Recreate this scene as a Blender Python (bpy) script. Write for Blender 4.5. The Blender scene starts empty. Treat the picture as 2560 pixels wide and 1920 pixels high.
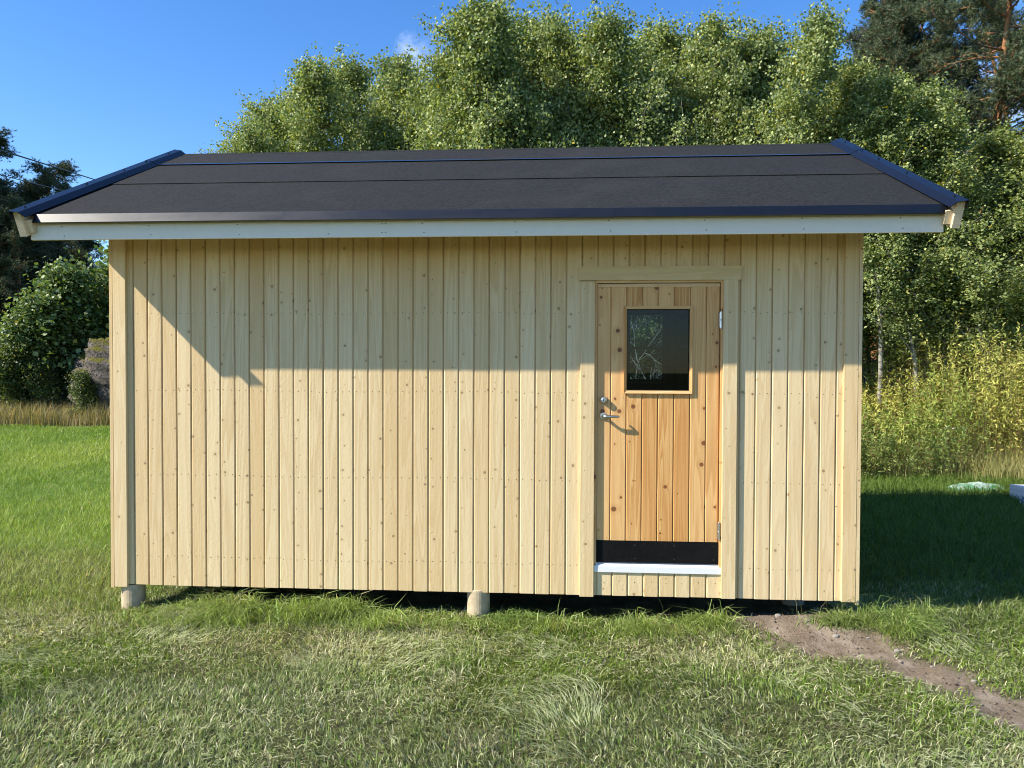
import bpy, math, random
import numpy as np
from mathutils import Vector, Matrix
R = math.radians
sc = bpy.context.scene
col = sc.collection
rng = np.random.default_rng(7)
random.seed(7)

# ------------------------------------------------------------------ camera
CAM = np.array([3.0698, -5.4769, 1.6168]); YAW, PIT, ROL = 0.0688, 0.0205, 0.0032; FPX = 1923.0
fw = np.array([-math.sin(YAW)*math.cos(PIT), math.cos(YAW)*math.cos(PIT), -math.sin(PIT)])
r0 = np.array([math.cos(YAW), math.sin(YAW), 0.0]); u0 = np.cross(r0, fw)
rt = r0*math.cos(ROL)+u0*math.sin(ROL); up = -r0*math.sin(ROL)+u0*math.cos(ROL)
cd = bpy.data.cameras.new('camera'); cam = bpy.data.objects.new('camera', cd); col.objects.link(cam)
cd.sensor_fit = 'HORIZONTAL'; cd.sensor_width = 36; cd.lens = FPX/2560*36; cd.clip_start = .05; cd.clip_end = 3000
cam.matrix_world = Matrix(((rt[0], up[0], -fw[0], CAM[0]), (rt[1], up[1], -fw[1], CAM[1]), (rt[2], up[2], -fw[2], CAM[2]), (0, 0, 0, 1)))
sc.camera = cam

# ------------------------------------------------------------------ light, sky, exposure
SUN = np.array([2.42, 1.0, -1.96]); SUN = SUN/np.linalg.norm(SUN)      # direction of travel
SUN_EL = math.asin(-SUN[2]); SUN_AZ = math.atan2(-SUN[0], -SUN[1])
EXPOSURE = 0.93
SKY_STRENGTH = 0.132
SUN_STRENGTH = 4.7
w = bpy.data.worlds.new('World'); sc.world = w; w.use_nodes = True
nt = w.node_tree; nt.nodes.clear()
def wn(t, **k):
    n = nt.nodes.new(t)
    for a, b in k.items(): setattr(n, a, b)
    return n
wl = nt.links.new
sky = wn('ShaderNodeTexSky', sky_type='NISHITA', sun_disc=False)
sky.sun_elevation = SUN_EL; sky.sun_rotation = SUN_AZ % (2*math.pi); sky.altitude = 200
sky.air_density = 1.0; sky.dust_density = 0.25; sky.ozone_density = 3.2
hs = wn('ShaderNodeHueSaturation'); hs.inputs['Saturation'].default_value = 1.27; hs.inputs['Hue'].default_value = .508; hs.inputs['Value'].default_value = 1.0
wl(sky.outputs[0], hs.inputs['Color'])
tc = wn('ShaderNodeTexCoord')
cn = wn('ShaderNodeTexNoise'); cn.inputs['Scale'].default_value = 9; cn.inputs['Detail'].default_value = 7; cn.inputs['Roughness'].default_value = .6
wl(tc.outputs['Generated'], cn.inputs['Vector'])
def direction(u, v):
    d = fw+rt*(u-1280)/FPX-up*(v-960)/FPX
    return d/np.linalg.norm(d)
acc = None
for (u, v, ang, wgt) in ((1045, 150, 3.0, .52), (2540, 150, 5.0, .55), (2470, 470, 6.0, .5), (-300, 250, 9.0, .3), (3400, 300, 12.0, .7), (-1800, 100, 14.0, .7)):
    d = direction(u, v)
    dp = wn('ShaderNodeVectorMath', operation='DOT_PRODUCT'); dp.inputs[1].default_value = tuple(d)
    wl(tc.outputs['Generated'], dp.inputs[0])
    mr = wn('ShaderNodeMapRange', interpolation_type='SMOOTHSTEP')
    mr.inputs[1].default_value = math.cos(R(ang)); mr.inputs[2].default_value = 1.0; mr.inputs[3].default_value = 0; mr.inputs[4].default_value = wgt
    wl(dp.outputs['Value'], mr.inputs[0])
    if acc is None: acc = mr.outputs[0]
    else:
        m = wn('ShaderNodeMath', operation='MAXIMUM'); wl(acc, m.inputs[0]); wl(mr.outputs[0], m.inputs[1]); acc = m.outputs[0]
ad = wn('ShaderNodeMath', operation='MULTIPLY_ADD'); ad.inputs[1].default_value = .62; wl(acc, ad.inputs[0]); wl(cn.outputs[0], ad.inputs[2])
cr = wn('ShaderNodeMapRange', interpolation_type='SMOOTHSTEP'); cr.inputs[1].default_value = .74; cr.inputs[2].default_value = 1.12; cr.inputs[4].default_value = .75
wl(ad.outputs[0], cr.inputs[0])
mx = wn('ShaderNodeMix', data_type='RGBA'); wl(cr.outputs[0], mx.inputs[0]); wl(hs.outputs[0], mx.inputs[6]); mx.inputs[7].default_value = (8.2, 8.5, 9.0, 1)
bg = wn('ShaderNodeBackground'); bg.inputs[1].default_value = SKY_STRENGTH; wl(mx.outputs[2], bg.inputs[0])
wo = wn('ShaderNodeOutputWorld'); wl(bg.outputs[0], wo.inputs[0])

sl = bpy.data.lights.new('sun', 'SUN'); sl.energy = SUN_STRENGTH; sl.angle = R(.55); sl.color = (1.0, .93, .80)
so = bpy.data.objects.new('sun', sl); col.objects.link(so)
so.rotation_euler = Vector(SUN).to_track_quat('-Z', 'Y').to_euler(); so.location = (-12, -8, 14)
sc.view_settings.view_transform = 'Standard'; sc.view_settings.look = 'None'; sc.view_settings.gamma = 1
sc.view_settings.exposure = EXPOSURE; sc.view_settings.use_curve_mapping = False
sc.render.engine = 'CYCLES'
sc.cycles.max_bounces = 8; sc.cycles.transparent_max_bounces = 12; sc.cycles.caustics_reflective = False; sc.cycles.caustics_refractive = False
sc.cycles.use_denoising = True; sc.cycles.filter_width = 1.0

# ------------------------------------------------------------------ helpers
def px(u, v, Z):
    """world point seen at photo pixel (u, v) at depth Z in front of the camera"""
    return CAM+Z*(fw+rt*(u-1280)/FPX-up*(v-960)/FPX)

def sstep(a, b, x):
    t = np.clip((np.asarray(x, float)-a)/(b-a), 0, 1); return t*t*(3-2*t)

_tab = np.random.default_rng(3).random((256, 256))
def vnoise(x, y, f=1.0, s=0):
    x = np.asarray(x, float)*f+s*17.3; y = np.asarray(y, float)*f+s*31.7
    xi = np.floor(x).astype(int); yi = np.floor(y).astype(int); a = x-xi; b = y-yi
    a = a*a*(3-2*a); b = b*b*(3-2*b)
    g = lambda i, j: _tab[i % 256, j % 256]
    return (g(xi, yi)*(1-a)+g(xi+1, yi)*a)*(1-b)+(g(xi, yi+1)*(1-a)+g(xi+1, yi+1)*a)*b
def fbm(x, y, f=1.0, s=0, o=3):
    r = 0; amp = .5; t = 0
    for k in range(o):
        r = r+amp*vnoise(x, y, f*2**k, s+k); t += amp; amp *= .5
    return r/t

# path of bare earth leading to the right end of the shed front
PATH = np.array([[4.35, .15], [4.75, -.18], [5.05, -.50], [5.35, -.95], [5.62, -1.42], [5.8, -2.0], [6.0, -3.2]])
PWID = np.array([.26, .36, .22, .20, .27, .38, .5])
def path_dist(x, y):
    """signed: <0 inside the bare strip"""
    x = np.asarray(x, float); y = np.asarray(y, float)
    best = np.full(x.shape, 9.0)
    for i in range(len(PATH)-1):
        a, b = PATH[i], PATH[i+1]; ab = b-a
        t = np.clip(((x-a[0])*ab[0]+(y-a[1])*ab[1])/(ab@ab), 0, 1)
        d = np.hypot(x-a[0]-t*ab[0], y-a[1]-t*ab[1])-(PWID[i]*(1-t)+PWID[i+1]*t)
        best = np.minimum(best, d)
    return best
def bare(x, y):
    """0 grass .. 1 bare earth"""
    d = path_dist(x, y)+(fbm(x, y, 4.2, 5)-.5)*.44
    m = 1-sstep(-.12, .22, d)
    # worn patch in front of the door and on the mown lawn
    q = np.exp(-(((x-3.75)/.55)**2+((y+.42)/.17)**2))*.55*sstep(.3, .7, fbm(x, y, 4, 9))
    return np.clip(np.maximum(m, q), 0, 1)
def ground(x, y):
    x = np.asarray(x, float); y = np.asarray(y, float)
    z = -.185+.03*(fbm(x, y, 1.1, 2)-.5)*2+.012*(fbm(x, y, 5, 4)-.5)*2
    right = sstep(4.2, 6.5, x)
    z = z+.075*np.exp(-(((x-4.8)/.75)**2+((y-.02)/.33)**2))+.05*right*sstep(-2, 1, y)
    z = z-.05*sstep(-.6, -3, y)*right
    z = z+.42*sstep(1.5, 16, y)*(1-sstep(0, 4, x))+.10*right*sstep(1, 6, y)
    z = z+1.1*sstep(6.6, 12.5, y)*sstep(3, 6, x)
    far = np.hypot(x-3, y)
    z = z+5.0*sstep(15, 36, y)*(.30+.70*sstep(-8, 5, x))
    z = z-.03*(1-np.exp(-((path_dist(x, y)-.0)/.2)**2*0-(path_dist(x, y) > 0)*0))*0
    z = z-.018*(1-sstep(-.1, .1, path_dist(x, y)))*(1-np.exp(-((y-.1)/.35)**2))
    z = z-.06*np.exp(-(((x-2.4)/2.6)**4+((y-1.6)/1.35)**4))        # a little lower under the floor
    return z
def gz(x, y): return float(ground(np.array([x]), np.array([y]))[0])
def on_ground(u, v):
    d = fw+rt*(u-1280)/FPX-up*(v-960)/FPX; lo, hi = 1.0, 80.0
    for k in range(60):
        m = (lo+hi)/2; p = CAM+d*m
        if p[2] > gz(p[0], p[1]): lo = m
        else: hi = m
    return CAM+d*lo

def tag(o, label=None, cat=None, group=None, kind=None):
    if label: o['label'] = label
    if cat: o['category'] = cat
    if group: o['group'] = group
    if kind: o['kind'] = kind
    return o
WPOS = {}
def place(o, parent, origin):
    col.objects.link(o)
    origin = tuple(float(c) for c in origin)
    WPOS[o.name] = origin
    if parent is not None:
        o.parent = parent; q = WPOS[parent.name]; o.location = tuple(origin[i]-q[i] for i in range(3))
    else: o.location = origin
    return o
def empty(name, loc, parent=None):
    o = bpy.data.objects.new(name, None); o.empty_display_size = .2
    return place(o, parent, loc)
def link_mesh(name, me, m, parent=None, origin=(0, 0, 0)):
    if m is not None and not me.materials: me.materials.append(m)
    return place(bpy.data.objects.new(name, me), parent, origin)

class MB:
    """collects shapes (in world or local coordinates) into one mesh"""
    def __init__(s): s.v = []; s.f = []
    def add(s, vs, fs):
        n = len(s.v); s.v += [tuple(map(float, p)) for p in vs]; s.f += [tuple(n+i for i in f) for f in fs]; return s
    def box(s, x0, x1, y0, y1, z0, z1):
        return s.add([(x0, y0, z0), (x1, y0, z0), (x1, y1, z0), (x0, y1, z0), (x0, y0, z1), (x1, y0, z1), (x1, y1, z1), (x0, y1, z1)],
                     [(0, 3, 2, 1), (4, 5, 6, 7), (0, 1, 5, 4), (1, 2, 6, 5), (2, 3, 7, 6), (3, 0, 4, 7)])
    def cbox(s, x0, x1, y0, y1, z0, z1, c):
        """box with its front (low y) edges chamfered by c"""
        v = []
        for (z, a) in ((z0, 0), (z1, 0)):
            v += [(x0, y1, z), (x0, y0+c, z), (x0+c, y0, z), (x1-c, y0, z), (x1, y0+c, z), (x1, y1, z)]
        f = [(5, 4, 3, 2, 1, 0), (6, 7, 8, 9, 10, 11)]+[(i, (i+1) % 6, 6+(i+1) % 6, 6+i) for i in range(6)]
        return s.add(v, f)
    def tube(s, pts, rad, n=8, cap=True):
        pts = [np.array(p, float) for p in pts]
        rad = [rad]*len(pts) if np.isscalar(rad) else list(rad)
        base = len(s.v); ref = np.array((0.31, .23, .92)); ring = []
        for i, p in enumerate(pts):
            t = pts[min(i+1, len(pts)-1)]-pts[max(i-1, 0)]; t = t/(np.linalg.norm(t)+1e-9)
            if i == 0:
                a = np.cross(t, ref if abs(t@ref) < .95 else np.array((1., 0, 0)))
            else: a = a-t*(a@t)
            a = a/np.linalg.norm(a); b = np.cross(t, a)
            for k in range(n):
                th = 2*math.pi*k/n; s.v.append(tuple(p+rad[i]*(math.cos(th)*a+math.sin(th)*b)))
        for i in range(len(pts)-1):
            for k in range(n):
                A = base+i*n+k; B = base+i*n+(k+1) % n; s.f.append((A, B, B+n, A+n))
        if cap:
            s.f.append(tuple(base+k for k in reversed(range(n)))); s.f.append(tuple(base+(len(pts)-1)*n+k for k in range(n)))
        return s
    def lathe(s, c, axis, prof, n=16):
        """prof: (distance along axis, radius)"""
        c = np.array(c, float); axis = np.array(axis, float); axis /= np.linalg.norm(axis)
        return s.tube([c+axis*(d+1e-6*i) for i, (d, r) in enumerate(prof)], [max(r, 1e-4) for d, r in prof], n) if False else s._lathe(c, axis, prof, n)
    def _lathe(s, c, ax, prof, n):
        a = np.cross(ax, (0.3, .2, .9)); a /= np.linalg.norm(a); b = np.cross(ax, a); base = len(s.v)
        for d, r in prof:
            for k in range(n):
                th = 2*math.pi*k/n; s.v.append(tuple(c+ax*d+max(r, 1e-4)*(math.cos(th)*a+math.sin(th)*b)))
        for i in range(len(prof)-1):
            for k in range(n):
                A = base+i*n+k; B = base+i*n+(k+1) % n; s.f.append((A, B, B+n, A+n))
        s.f.append(tuple(base+k for k in reversed(range(n)))); s.f.append(tuple(base+(len(prof)-1)*n+k for k in range(n)))
        return s
    def ext(s, prof, p0, p1):
        """profile (list of (y, z) closed) extruded along x from p0 to p1"""
        n = len(prof)
        return s.add([(p0, y, z) for y, z in prof]+[(p1, y, z) for y, z in prof],
                     [tuple(range(n)), tuple(n+i for i in reversed(range(n)))]+[(i, n+i, n+(i+1) % n, (i+1) % n) for i in range(n)])
    def mesh(s, name, origin=(0, 0, 0), smooth=False):
        me = bpy.data.meshes.new(name); o = origin
        me.from_pydata([(p[0]-o[0], p[1]-o[1], p[2]-o[2]) for p in s.v], [], s.f); me.update()
        import bmesh
        bm = bmesh.new(); bm.from_mesh(me); bmesh.ops.recalc_face_normals(bm, faces=bm.faces); bm.to_mesh(me); bm.free()
        if smooth: me.polygons.foreach_set('use_smooth', [True]*len(me.polygons))
        return me
    def build(s, name, m, parent=None, origin=None, smooth=False):
        if origin is None:
            a = np.array(s.v); origin = ((a[:, 0].min()+a[:, 0].max())/2, (a[:, 1].min()+a[:, 1].max())/2, a[:, 2].min())
        return link_mesh(name, s.mesh(name, origin, smooth), m, parent, origin)

def tri_mesh(name, V, F, C=None, smooth=False):
    """numpy triangles; C = colour per vertex (intrinsic colour of that leaf or blade)"""
    me = bpy.data.meshes.new(name); V = np.asarray(V, np.float32); F = np.asarray(F, np.int32)
    me.vertices.add(len(V)); me.vertices.foreach_set('co', V.ravel())
    me.loops.add(F.size); me.loops.foreach_set('vertex_index', F.ravel())
    me.polygons.add(len(F)); me.polygons.foreach_set('loop_start', np.arange(0, F.size, 3, dtype=np.int32))
    try: me.polygons.foreach_set('loop_total', np.full(len(F), 3, np.int32))
    except Exception: pass
    if C is not None:
        at = me.color_attributes.new('col', 'FLOAT_COLOR', 'POINT')
        at.data.foreach_set('color', np.concatenate([C, np.ones((len(C), 1))], 1).astype(np.float32).ravel())
    me.update(calc_edges=True); me.validate()
    return me

# ------------------------------------------------------------------ materials
class G:
    def __init__(s, name):
        s.m = bpy.data.materials.new(name); s.m.use_nodes = True; s.t = s.m.node_tree; s.t.nodes.clear()
        s.out = s.t.nodes.new('ShaderNodeOutputMaterial')
    def n(s, t, ins=None, **k):
        n = s.t.nodes.new('ShaderNode'+t)
        for a, b in k.items(): setattr(n, a, b)
        for a, b in (ins or {}).items():
            i = n.inputs[a]
            if isinstance(b, bpy.types.NodeSocket): s.t.links.new(b, i)
            else: i.default_value = b
        return n
    def math(s, op, a, b=0.0, c=None, clamp=False):
        d = {0: a, 1: b}
        if c is not None: d[2] = c
        return s.n('Math', d, operation=op, use_clamp=clamp).outputs[0]
    def mix(s, fac, a, b, bt='MIX'):
        f = lambda c: c if isinstance(c, bpy.types.NodeSocket) else (*c, 1) if len(c) == 3 else c
        return s.n('Mix', {0: fac, 6: f(a), 7: f(b)}, data_type='RGBA', blend_type=bt).outputs[2]
    def rng(s, x, a, b, c=0.0, d=1.0, sm=True):
        return s.n('MapRange', {0: x, 1: a, 2: b, 3: c, 4: d}, interpolation_type='SMOOTHSTEP' if sm else 'LINEAR').outputs[0]
    def noise(s, vec, scale, det=2, rough=.5, dist=0):
        return s.n('TexNoise', {'Vector': vec, 'Scale': scale, 'Detail': det, 'Roughness': rough, 'Distortion': dist}).outputs[0]
    def vmap(s, vec, scale=(1, 1, 1), loc=(0, 0, 0)):
        return s.n('Mapping', {'Vector': vec, 'Scale': scale, 'Location': loc}).outputs[0]
    def bump(s, h, st=.3, d=.01, nrm=None):
        i = {'Height': h, 'Strength': st, 'Distance': d}
        if nrm is not None: i['Normal'] = nrm
        return s.n('Bump', i).outputs[0]
    def bsdf(s, base, rough=.6, spec=.5, metal=0, normal=None, coat=0, coat_r=.1, **kw):
        i = {'Base Color': base if isinstance(base, bpy.types.NodeSocket) else (*base, 1), 'Roughness': rough, 'Specular IOR Level': spec, 'Metallic': metal, 'Coat Weight': coat, 'Coat Roughness': coat_r}
        if normal is not None: i['Normal'] = normal
        i.update(kw)
        return s.n('BsdfPrincipled', i).outputs[0]
    def done(s, sh): s.t.links.new(sh, s.out.inputs[0]); return s.m

def wood(name, light, dark, knot_c, knot_amt=.35, axis='z', grain=.5, bump=.35, knot_r=.06, tint=.5, gscale=1.0, rough=.72, kscale=10.0, kmix=.85):
    g = G(name)
    co = g.n('TexCoord').outputs['Object']; rnd = g.n('ObjectInfo').outputs['Random']
    off = g.n('CombineXYZ', {0: g.math('MULTIPLY', rnd, 37.0), 1: g.math('MULTIPLY', rnd, 11.0), 2: g.math('MULTIPLY', rnd, 53.0)}).outputs[0]
    v = g.n('VectorMath', {0: co, 1: off}, operation='ADD').outputs[0]
    st = {'z': (1, 1, .045), 'x': (.045, 1, 1), 'y': (1, .045, 1)}[axis]
    # knots
    sx = g.n('SeparateXYZ', {0: v})
    v2 = g.n('CombineXYZ', {0: g.math('ADD', sx.outputs[0], sx.outputs[1]) if axis != 'y' else sx.outputs[1], 1: sx.outputs[2]}).outputs[0]
    vo = g.n('TexVoronoi', {'Vector': v2, 'Scale': kscale, 'Randomness': 1.0}, feature='F1', voronoi_dimensions='2D')
    sep = g.n('SeparateColor', {0: vo.outputs['Color']})
    sel = g.math('GREATER_THAN', sep.outputs[0], 1-knot_amt)
    kr = g.math('MULTIPLY', g.rng(g.math('POWER', sep.outputs[1], 2.0), 0, 1, .35, 1.45, False), knot_r)
    dd = g.math('DIVIDE', vo.outputs['Distance'], kr)
    knot = g.math('MULTIPLY', g.rng(dd, .75, 1.15, 1, 0), sel)
    halo = g.math('MULTIPLY', g.rng(dd, 1.0, 3.4, 1, 0), sel)
    # grain, pushed round the knots
    vs = g.vmap(v, st)
    vs2 = g.n('VectorMath', {0: vs, 1: g.n('CombineXYZ', {0: g.math('MULTIPLY', halo, .012)}).outputs[0]}, operation='ADD').outputs[0]
    big = g.noise(vs2, 9*gscale, 2, .5, .6)
    ringv = g.math('FRACT', g.math('MULTIPLY', big, 9.0))
    ring = g.rng(ringv, .0, .85, 0, 1); ring2 = g.rng(ringv, .85, 1.0, 1, 0)
    ring = g.math('MULTIPLY', ring, ring2)
    fine = g.noise(g.vmap(v, {'z': (1, 1, .02), 'x': (.02, 1, 1), 'y': (1, .02, 1)}[axis]), 170, 2, .6)
    blot = g.noise(vs, 14, 3, .6)
    c = g.mix(g.math('MULTIPLY', ring, grain), light, dark)
    c = g.mix(g.rng(fine, .42, .75, 0, .30*grain+.1), c, dark)
    t = g.rng(rnd, 0, 1, -tint, tint, False)
    warm = g.mix(.5, light, dark)
    c = g.mix(g.math('MAXIMUM', t, 0.0), c, tuple(a*b for a, b in zip(dark, (1.04, 1.0, .93))))
    c = g.mix(g.math('MAXIMUM', g.math('MULTIPLY', t, -.9), 0.0), c, tuple(min(.85, a*1.06+.03) for a in light))
    c = g.mix(g.rng(blot, .55, .8, 0, .28), c, dark)
    c = g.mix(g.math('MULTIPLY', halo, .35), c, dark)
    c = g.mix(g.math('MULTIPLY', knot, kmix), c, knot_c)
    rs = g.noise(g.vmap(v, {'z': (1, 1, .30), 'x': (.30, 1, 1), 'y': (1, .30, 1)}[axis]), 80, 4, .65, .5)
    rs2 = g.noise(v, 42, 3, .6)
    h = g.math('ADD', g.math('MULTIPLY', rs, .6), g.math('MULTIPLY', rs2, .4))
    h = g.math('SUBTRACT', h, g.math('MULTIPLY', knot, .3))
    nb = g.bump(h, bump, .011)
    return g.done(g.bsdf(c, rough, .25, normal=nb))

M = {}
M['clad'] = wood('rough_sawn_spruce', (.72, .560, .322), (.60, .425, .212), (.19, .11, .06), .34, 'z', .8, .22, .075, .55, kmix=.66)
M['clad_x'] = wood('spruce_trim_across', (.68, .52, .275), (.56, .395, .17), (.20, .11, .05), .30, 'x', .5, .35, .06, .2)
M['pine'] = wood('door_pine', (.71, .43, .172), (.52, .25, .075), (.14, .04, .016), .42, 'z', 1.0, .12, .095, .8, 1.0, .5, 7.0)
M['pine_x'] = wood('door_pine_across', (.74, .50, .25), (.58, .33, .12), (.22, .08, .03), .12, 'x', .6, .1, .06, .2, 1.0, .55)
M['rake'] = wood('planed_spruce', (.76, .62, .42), (.64, .48, .28), (.28, .16, .08), .2, 'y', .5, .2, .05, .2)
def plain(name, c, rough=.6, spec=.5, metal=0, **k):
    g = G(name); return g.done(g.bsdf(c, rough, spec, metal, **k))
def worn(name, c, rough=.6, spec=.5, metal=0, sc_=30, amt=.15, bmp=.05, coat=0):
    g = G(name); co = g.n('TexCoord').outputs['Object']
    a = g.noise(co, sc_, 4, .6); b = g.noise(co, sc_*.13, 3, .6)
    f = g.math('MULTIPLY', g.rng(g.math('ADD', g.math('MULTIPLY', a, .5), g.math('MULTIPLY', b, .5)), .3, .7), amt)
    cc = g.mix(f, c, tuple(x*.55+.02 for x in c))
    return g.done(g.bsdf(cc, g.math('ADD', g.math('MULTIPLY', b, .2), rough-.1), spec, metal, normal=g.bump(a, bmp, .003), coat=coat))
# roofing felt: dark mineral granules
g = G('mineral_felt'); co = g.n('TexCoord').outputs['Object']
a = g.noise(g.vmap(co, (.5, 1, 1)), 75, 5, .85); b = g.noise(g.vmap(co, (.35, 1, 1)), 26, 4, .65); d_ = g.noise(co, 2.2, 3, .55)
cc = g.mix(g.rng(a, .38, .66), (.0015, .0015, .0015), (.025, .025, .0245)); cc = g.mix(g.rng(b, .35, .7, 0, .5), cc, (.013, .013, .013)); cc = g.mix(g.rng(d_, .5, .75, 0, .2), cc, (.034, .034, .032))
M['felt'] = g.done(g.bsdf(cc, .93, .3, normal=g.bump(g.math('ADD', a, g.math('MULTIPLY', b, .6)), .6, .004)))
g = G('tar_seam'); co = g.n('TexCoord').outputs['Object']; a = g.noise(g.vmap(co, (.15, 1, 1)), 60, 3, .6)
M['tar'] = g.done(g.bsdf((.010, .012, .02), .22, .5, normal=g.bump(a, .6, .01), coat=.6))
g = G('black_steel'); co = g.n('TexCoord').outputs['Object']; a = g.noise(co, 5, 3, .6); sc2 = g.noise(g.vmap(co, (9, 1, .6)), 9, 5, .7)
M['steel'] = g.done(g.bsdf(g.mix(g.rng(sc2, .62, .75, 0, .06), (.006, .007, .012), (.25, .25, .27)), g.rng(a, .3, .7, .26, .34), .3, normal=g.bump(a, .04, .02)))
g = G('eave_steel'); co = g.n('TexCoord').outputs['Object']; a = g.noise(g.vmap(co, (1, 3, 3)), 3, 3, .6)
M['flash'] = g.done(g.bsdf((.004, .005, .008), g.rng(a, .3, .7, .34, .40), .62, normal=g.bump(a, .03, .02)))
M['fascia'] = worn('primed_white_paint', (.80, .735, .58), .55, .4, 0, 14, .10, .05)
M['white'] = worn('white_powder_coat', (.74, .74, .73), .4, .5, 0, 20, .12, .02)
M['kick'] = worn('black_kick_plate', (.005, .005, .005), .6, .08, 0, 40, .3, .06)
M['chrome'] = plain('brushed_steel', (.52, .50, .47), .28, .5, 1)
M['zinc'] = plain('zinc_hinge', (.62, .63, .65), .32, .5, 1)
M['black'] = plain('dark_hole', (.01, .01, .01), .8, .2)
M['nail'] = plain('nail_head', (.10, .075, .055), .6, .4, .3)
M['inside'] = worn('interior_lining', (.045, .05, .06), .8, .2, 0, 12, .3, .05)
M['beam'] = worn('impregnated_beam', (.10, .085, .055), .8, .2, 0, 20, .4, .1)
g = G('pane_glass')
fr = g.n('Fresnel', {'IOR': 1.28}).outputs[0]
tr = g.n('BsdfTransparent', {'Color': (.62, .69, .72, 1)}).outputs[0]; gl = g.n('BsdfGlossy', {'Color': (1, 1, 1, 1), 'Roughness': .01}).outputs[0]
M['glass'] = g.done(g.n('MixShader', {0: fr, 1: tr, 2: gl}).outputs[0])
g = G('cast_concrete'); co = g.n('TexCoord').outputs['Object']; a = g.noise(co, 9, 5, .65); b = g.noise(co, 90, 2, .6)
cc = g.mix(g.rng(a, .35, .7), (.52, .46, .37), (.36, .32, .26)); cc = g.mix(g.rng(a, .68, .72, 0, .6), cc, (.18, .16, .13))
cc = g.mix(1.0, cc, (1.0, .90, .74), 'MULTIPLY'); M['concrete'] = g.done(g.bsdf(cc, .9, .2, normal=g.bump(b, .3, .004)))
g = G('black_plastic'); co = g.n('TexCoord').outputs['Object']; a = g.noise(co, 14, 3, .6)
M['plastic'] = g.done(g.bsdf((.012, .012, .015), .3, .5, normal=g.bump(a, .5, .03)))
# plants carrying a colour of their own for each leaf or blade
def leafy(name, rough=.45, spec=.4, trans=.3, tcol=(1.25, 1.25, .5), mul=1.0):
    g = G(name); a = g.n('VertexColor', layer_name='col').outputs[0]
    if mul != 1.0: a = g.mix(1.0, a, (mul, mul, mul), 'MULTIPLY')
    p = g.bsdf(a, rough, spec)
    t = g.n('BsdfTranslucent', {'Color': g.mix(1.0, a, tcol, 'MULTIPLY')}).outputs[0]
    return g.done(g.n('MixShader', {0: trans, 1: p, 2: t}).outputs[0])
M['leaf'] = leafy('aspen_leaf', .48, .4, .35)
M['needle'] = leafy('pine_needle', .5, .4, .12)
M['blade'] = leafy('grass_blade', .5, .18, .32)
M['weed'] = leafy('weed_leaf', .55, .3, .38)
def bark(name, a_, b_, sc_=8, st=(1, 1, .35)):
    g = G(name); co = g.n('TexCoord').outputs['Object']
    n1 = g.noise(g.vmap(co, st), sc_, 4, .65); n2 = g.noise(co, 60, 3, .6)
    return g.done(g.bsdf(g.mix(g.rng(n1, .42, .66), a_, b_), .85, .2, normal=g.bump(g.math('ADD', n1, n2), .6, .02)))
M['aspen_bark'] = bark('aspen_bark', (.33, .315, .26), (.09, .08, .065), 7, (1, 1, 2.2))
M['pine_bark'] = bark('pine_bark', (.33, .155, .065), (.13, .07, .04), 9)
M['pale_bark'] = bark('pale_bark', (.40, .385, .32), (.2, .18, .13), 20)
g = G('mossy_rock'); co = g.n('TexCoord').outputs['Object']; a = g.noise(co, 2.6, 6, .7); b = g.noise(co, 17, 4, .7)
cc = g.mix(g.rng(b, .35, .68), (.17, .145, .125), (.045, .038, .032))
nz = g.n('SeparateXYZ', {0: g.n('NewGeometry').outputs['Normal']}).outputs[2]
ms = g.math('MULTIPLY', g.rng(nz, .35, .8), g.rng(a, .40, .55))
cc = g.mix(ms, cc, (.13, .12, .018))
M['rock'] = g.done(g.bsdf(cc, .95, .15, normal=g.bump(g.math('ADD', a, b), .8, .08)))
M['stone'] = worn('small_stone', (.30, .27, .23), .9, .2, 0, 25, .4, .2)
M['clod'] = worn('earth_clod', (.16, .10, .06), .95, .1, 0, 40, .5, .5)
# ground: thatch and soil, bare where the path is worn
g = G('ground_soil'); P = g.n('NewGeometry').outputs['Position']; dm = g.n('VertexColor', layer_name='col').outputs[0]
sp = g.n('SeparateColor', {0: dm})
a = g.noise(P, 5, 5, .65); b = g.noise(P, 55, 4, .7); c2 = g.noise(P, 1.1, 3, .6); e = g.noise(P, 160, 2, .7)
soil = g.mix(g.rng(b, .3, .7), (.25, .195, .14), (.15, .115, .08)); soil = g.mix(g.rng(a, .42, .68, 0, .8), soil, (.36, .295, .225)); soil = g.mix(g.rng(e, .60, .72, 0, .6), soil, (.52, .46, .39))
th = g.mix(g.rng(b, .3, .7), (.055, .07, .025), (.11, .11, .05)); th = g.mix(g.rng(a, .45, .7, 0, .7), th, (.17, .15, .08))
lush = g.mix(g.rng(b, .3, .7), (.10, .17, .03), (.16, .23, .05))
th = g.mix(sp.outputs[1], th, lush)
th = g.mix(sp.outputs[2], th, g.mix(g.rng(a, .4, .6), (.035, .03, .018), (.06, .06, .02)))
cc = g.mix(sp.outputs[0], th, soil)
M['ground'] = g.done(g.bsdf(cc, .95, .1, normal=g.bump(g.math('ADD', b, g.math('MULTIPLY', e, .5)), .7, .03)))

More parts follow.
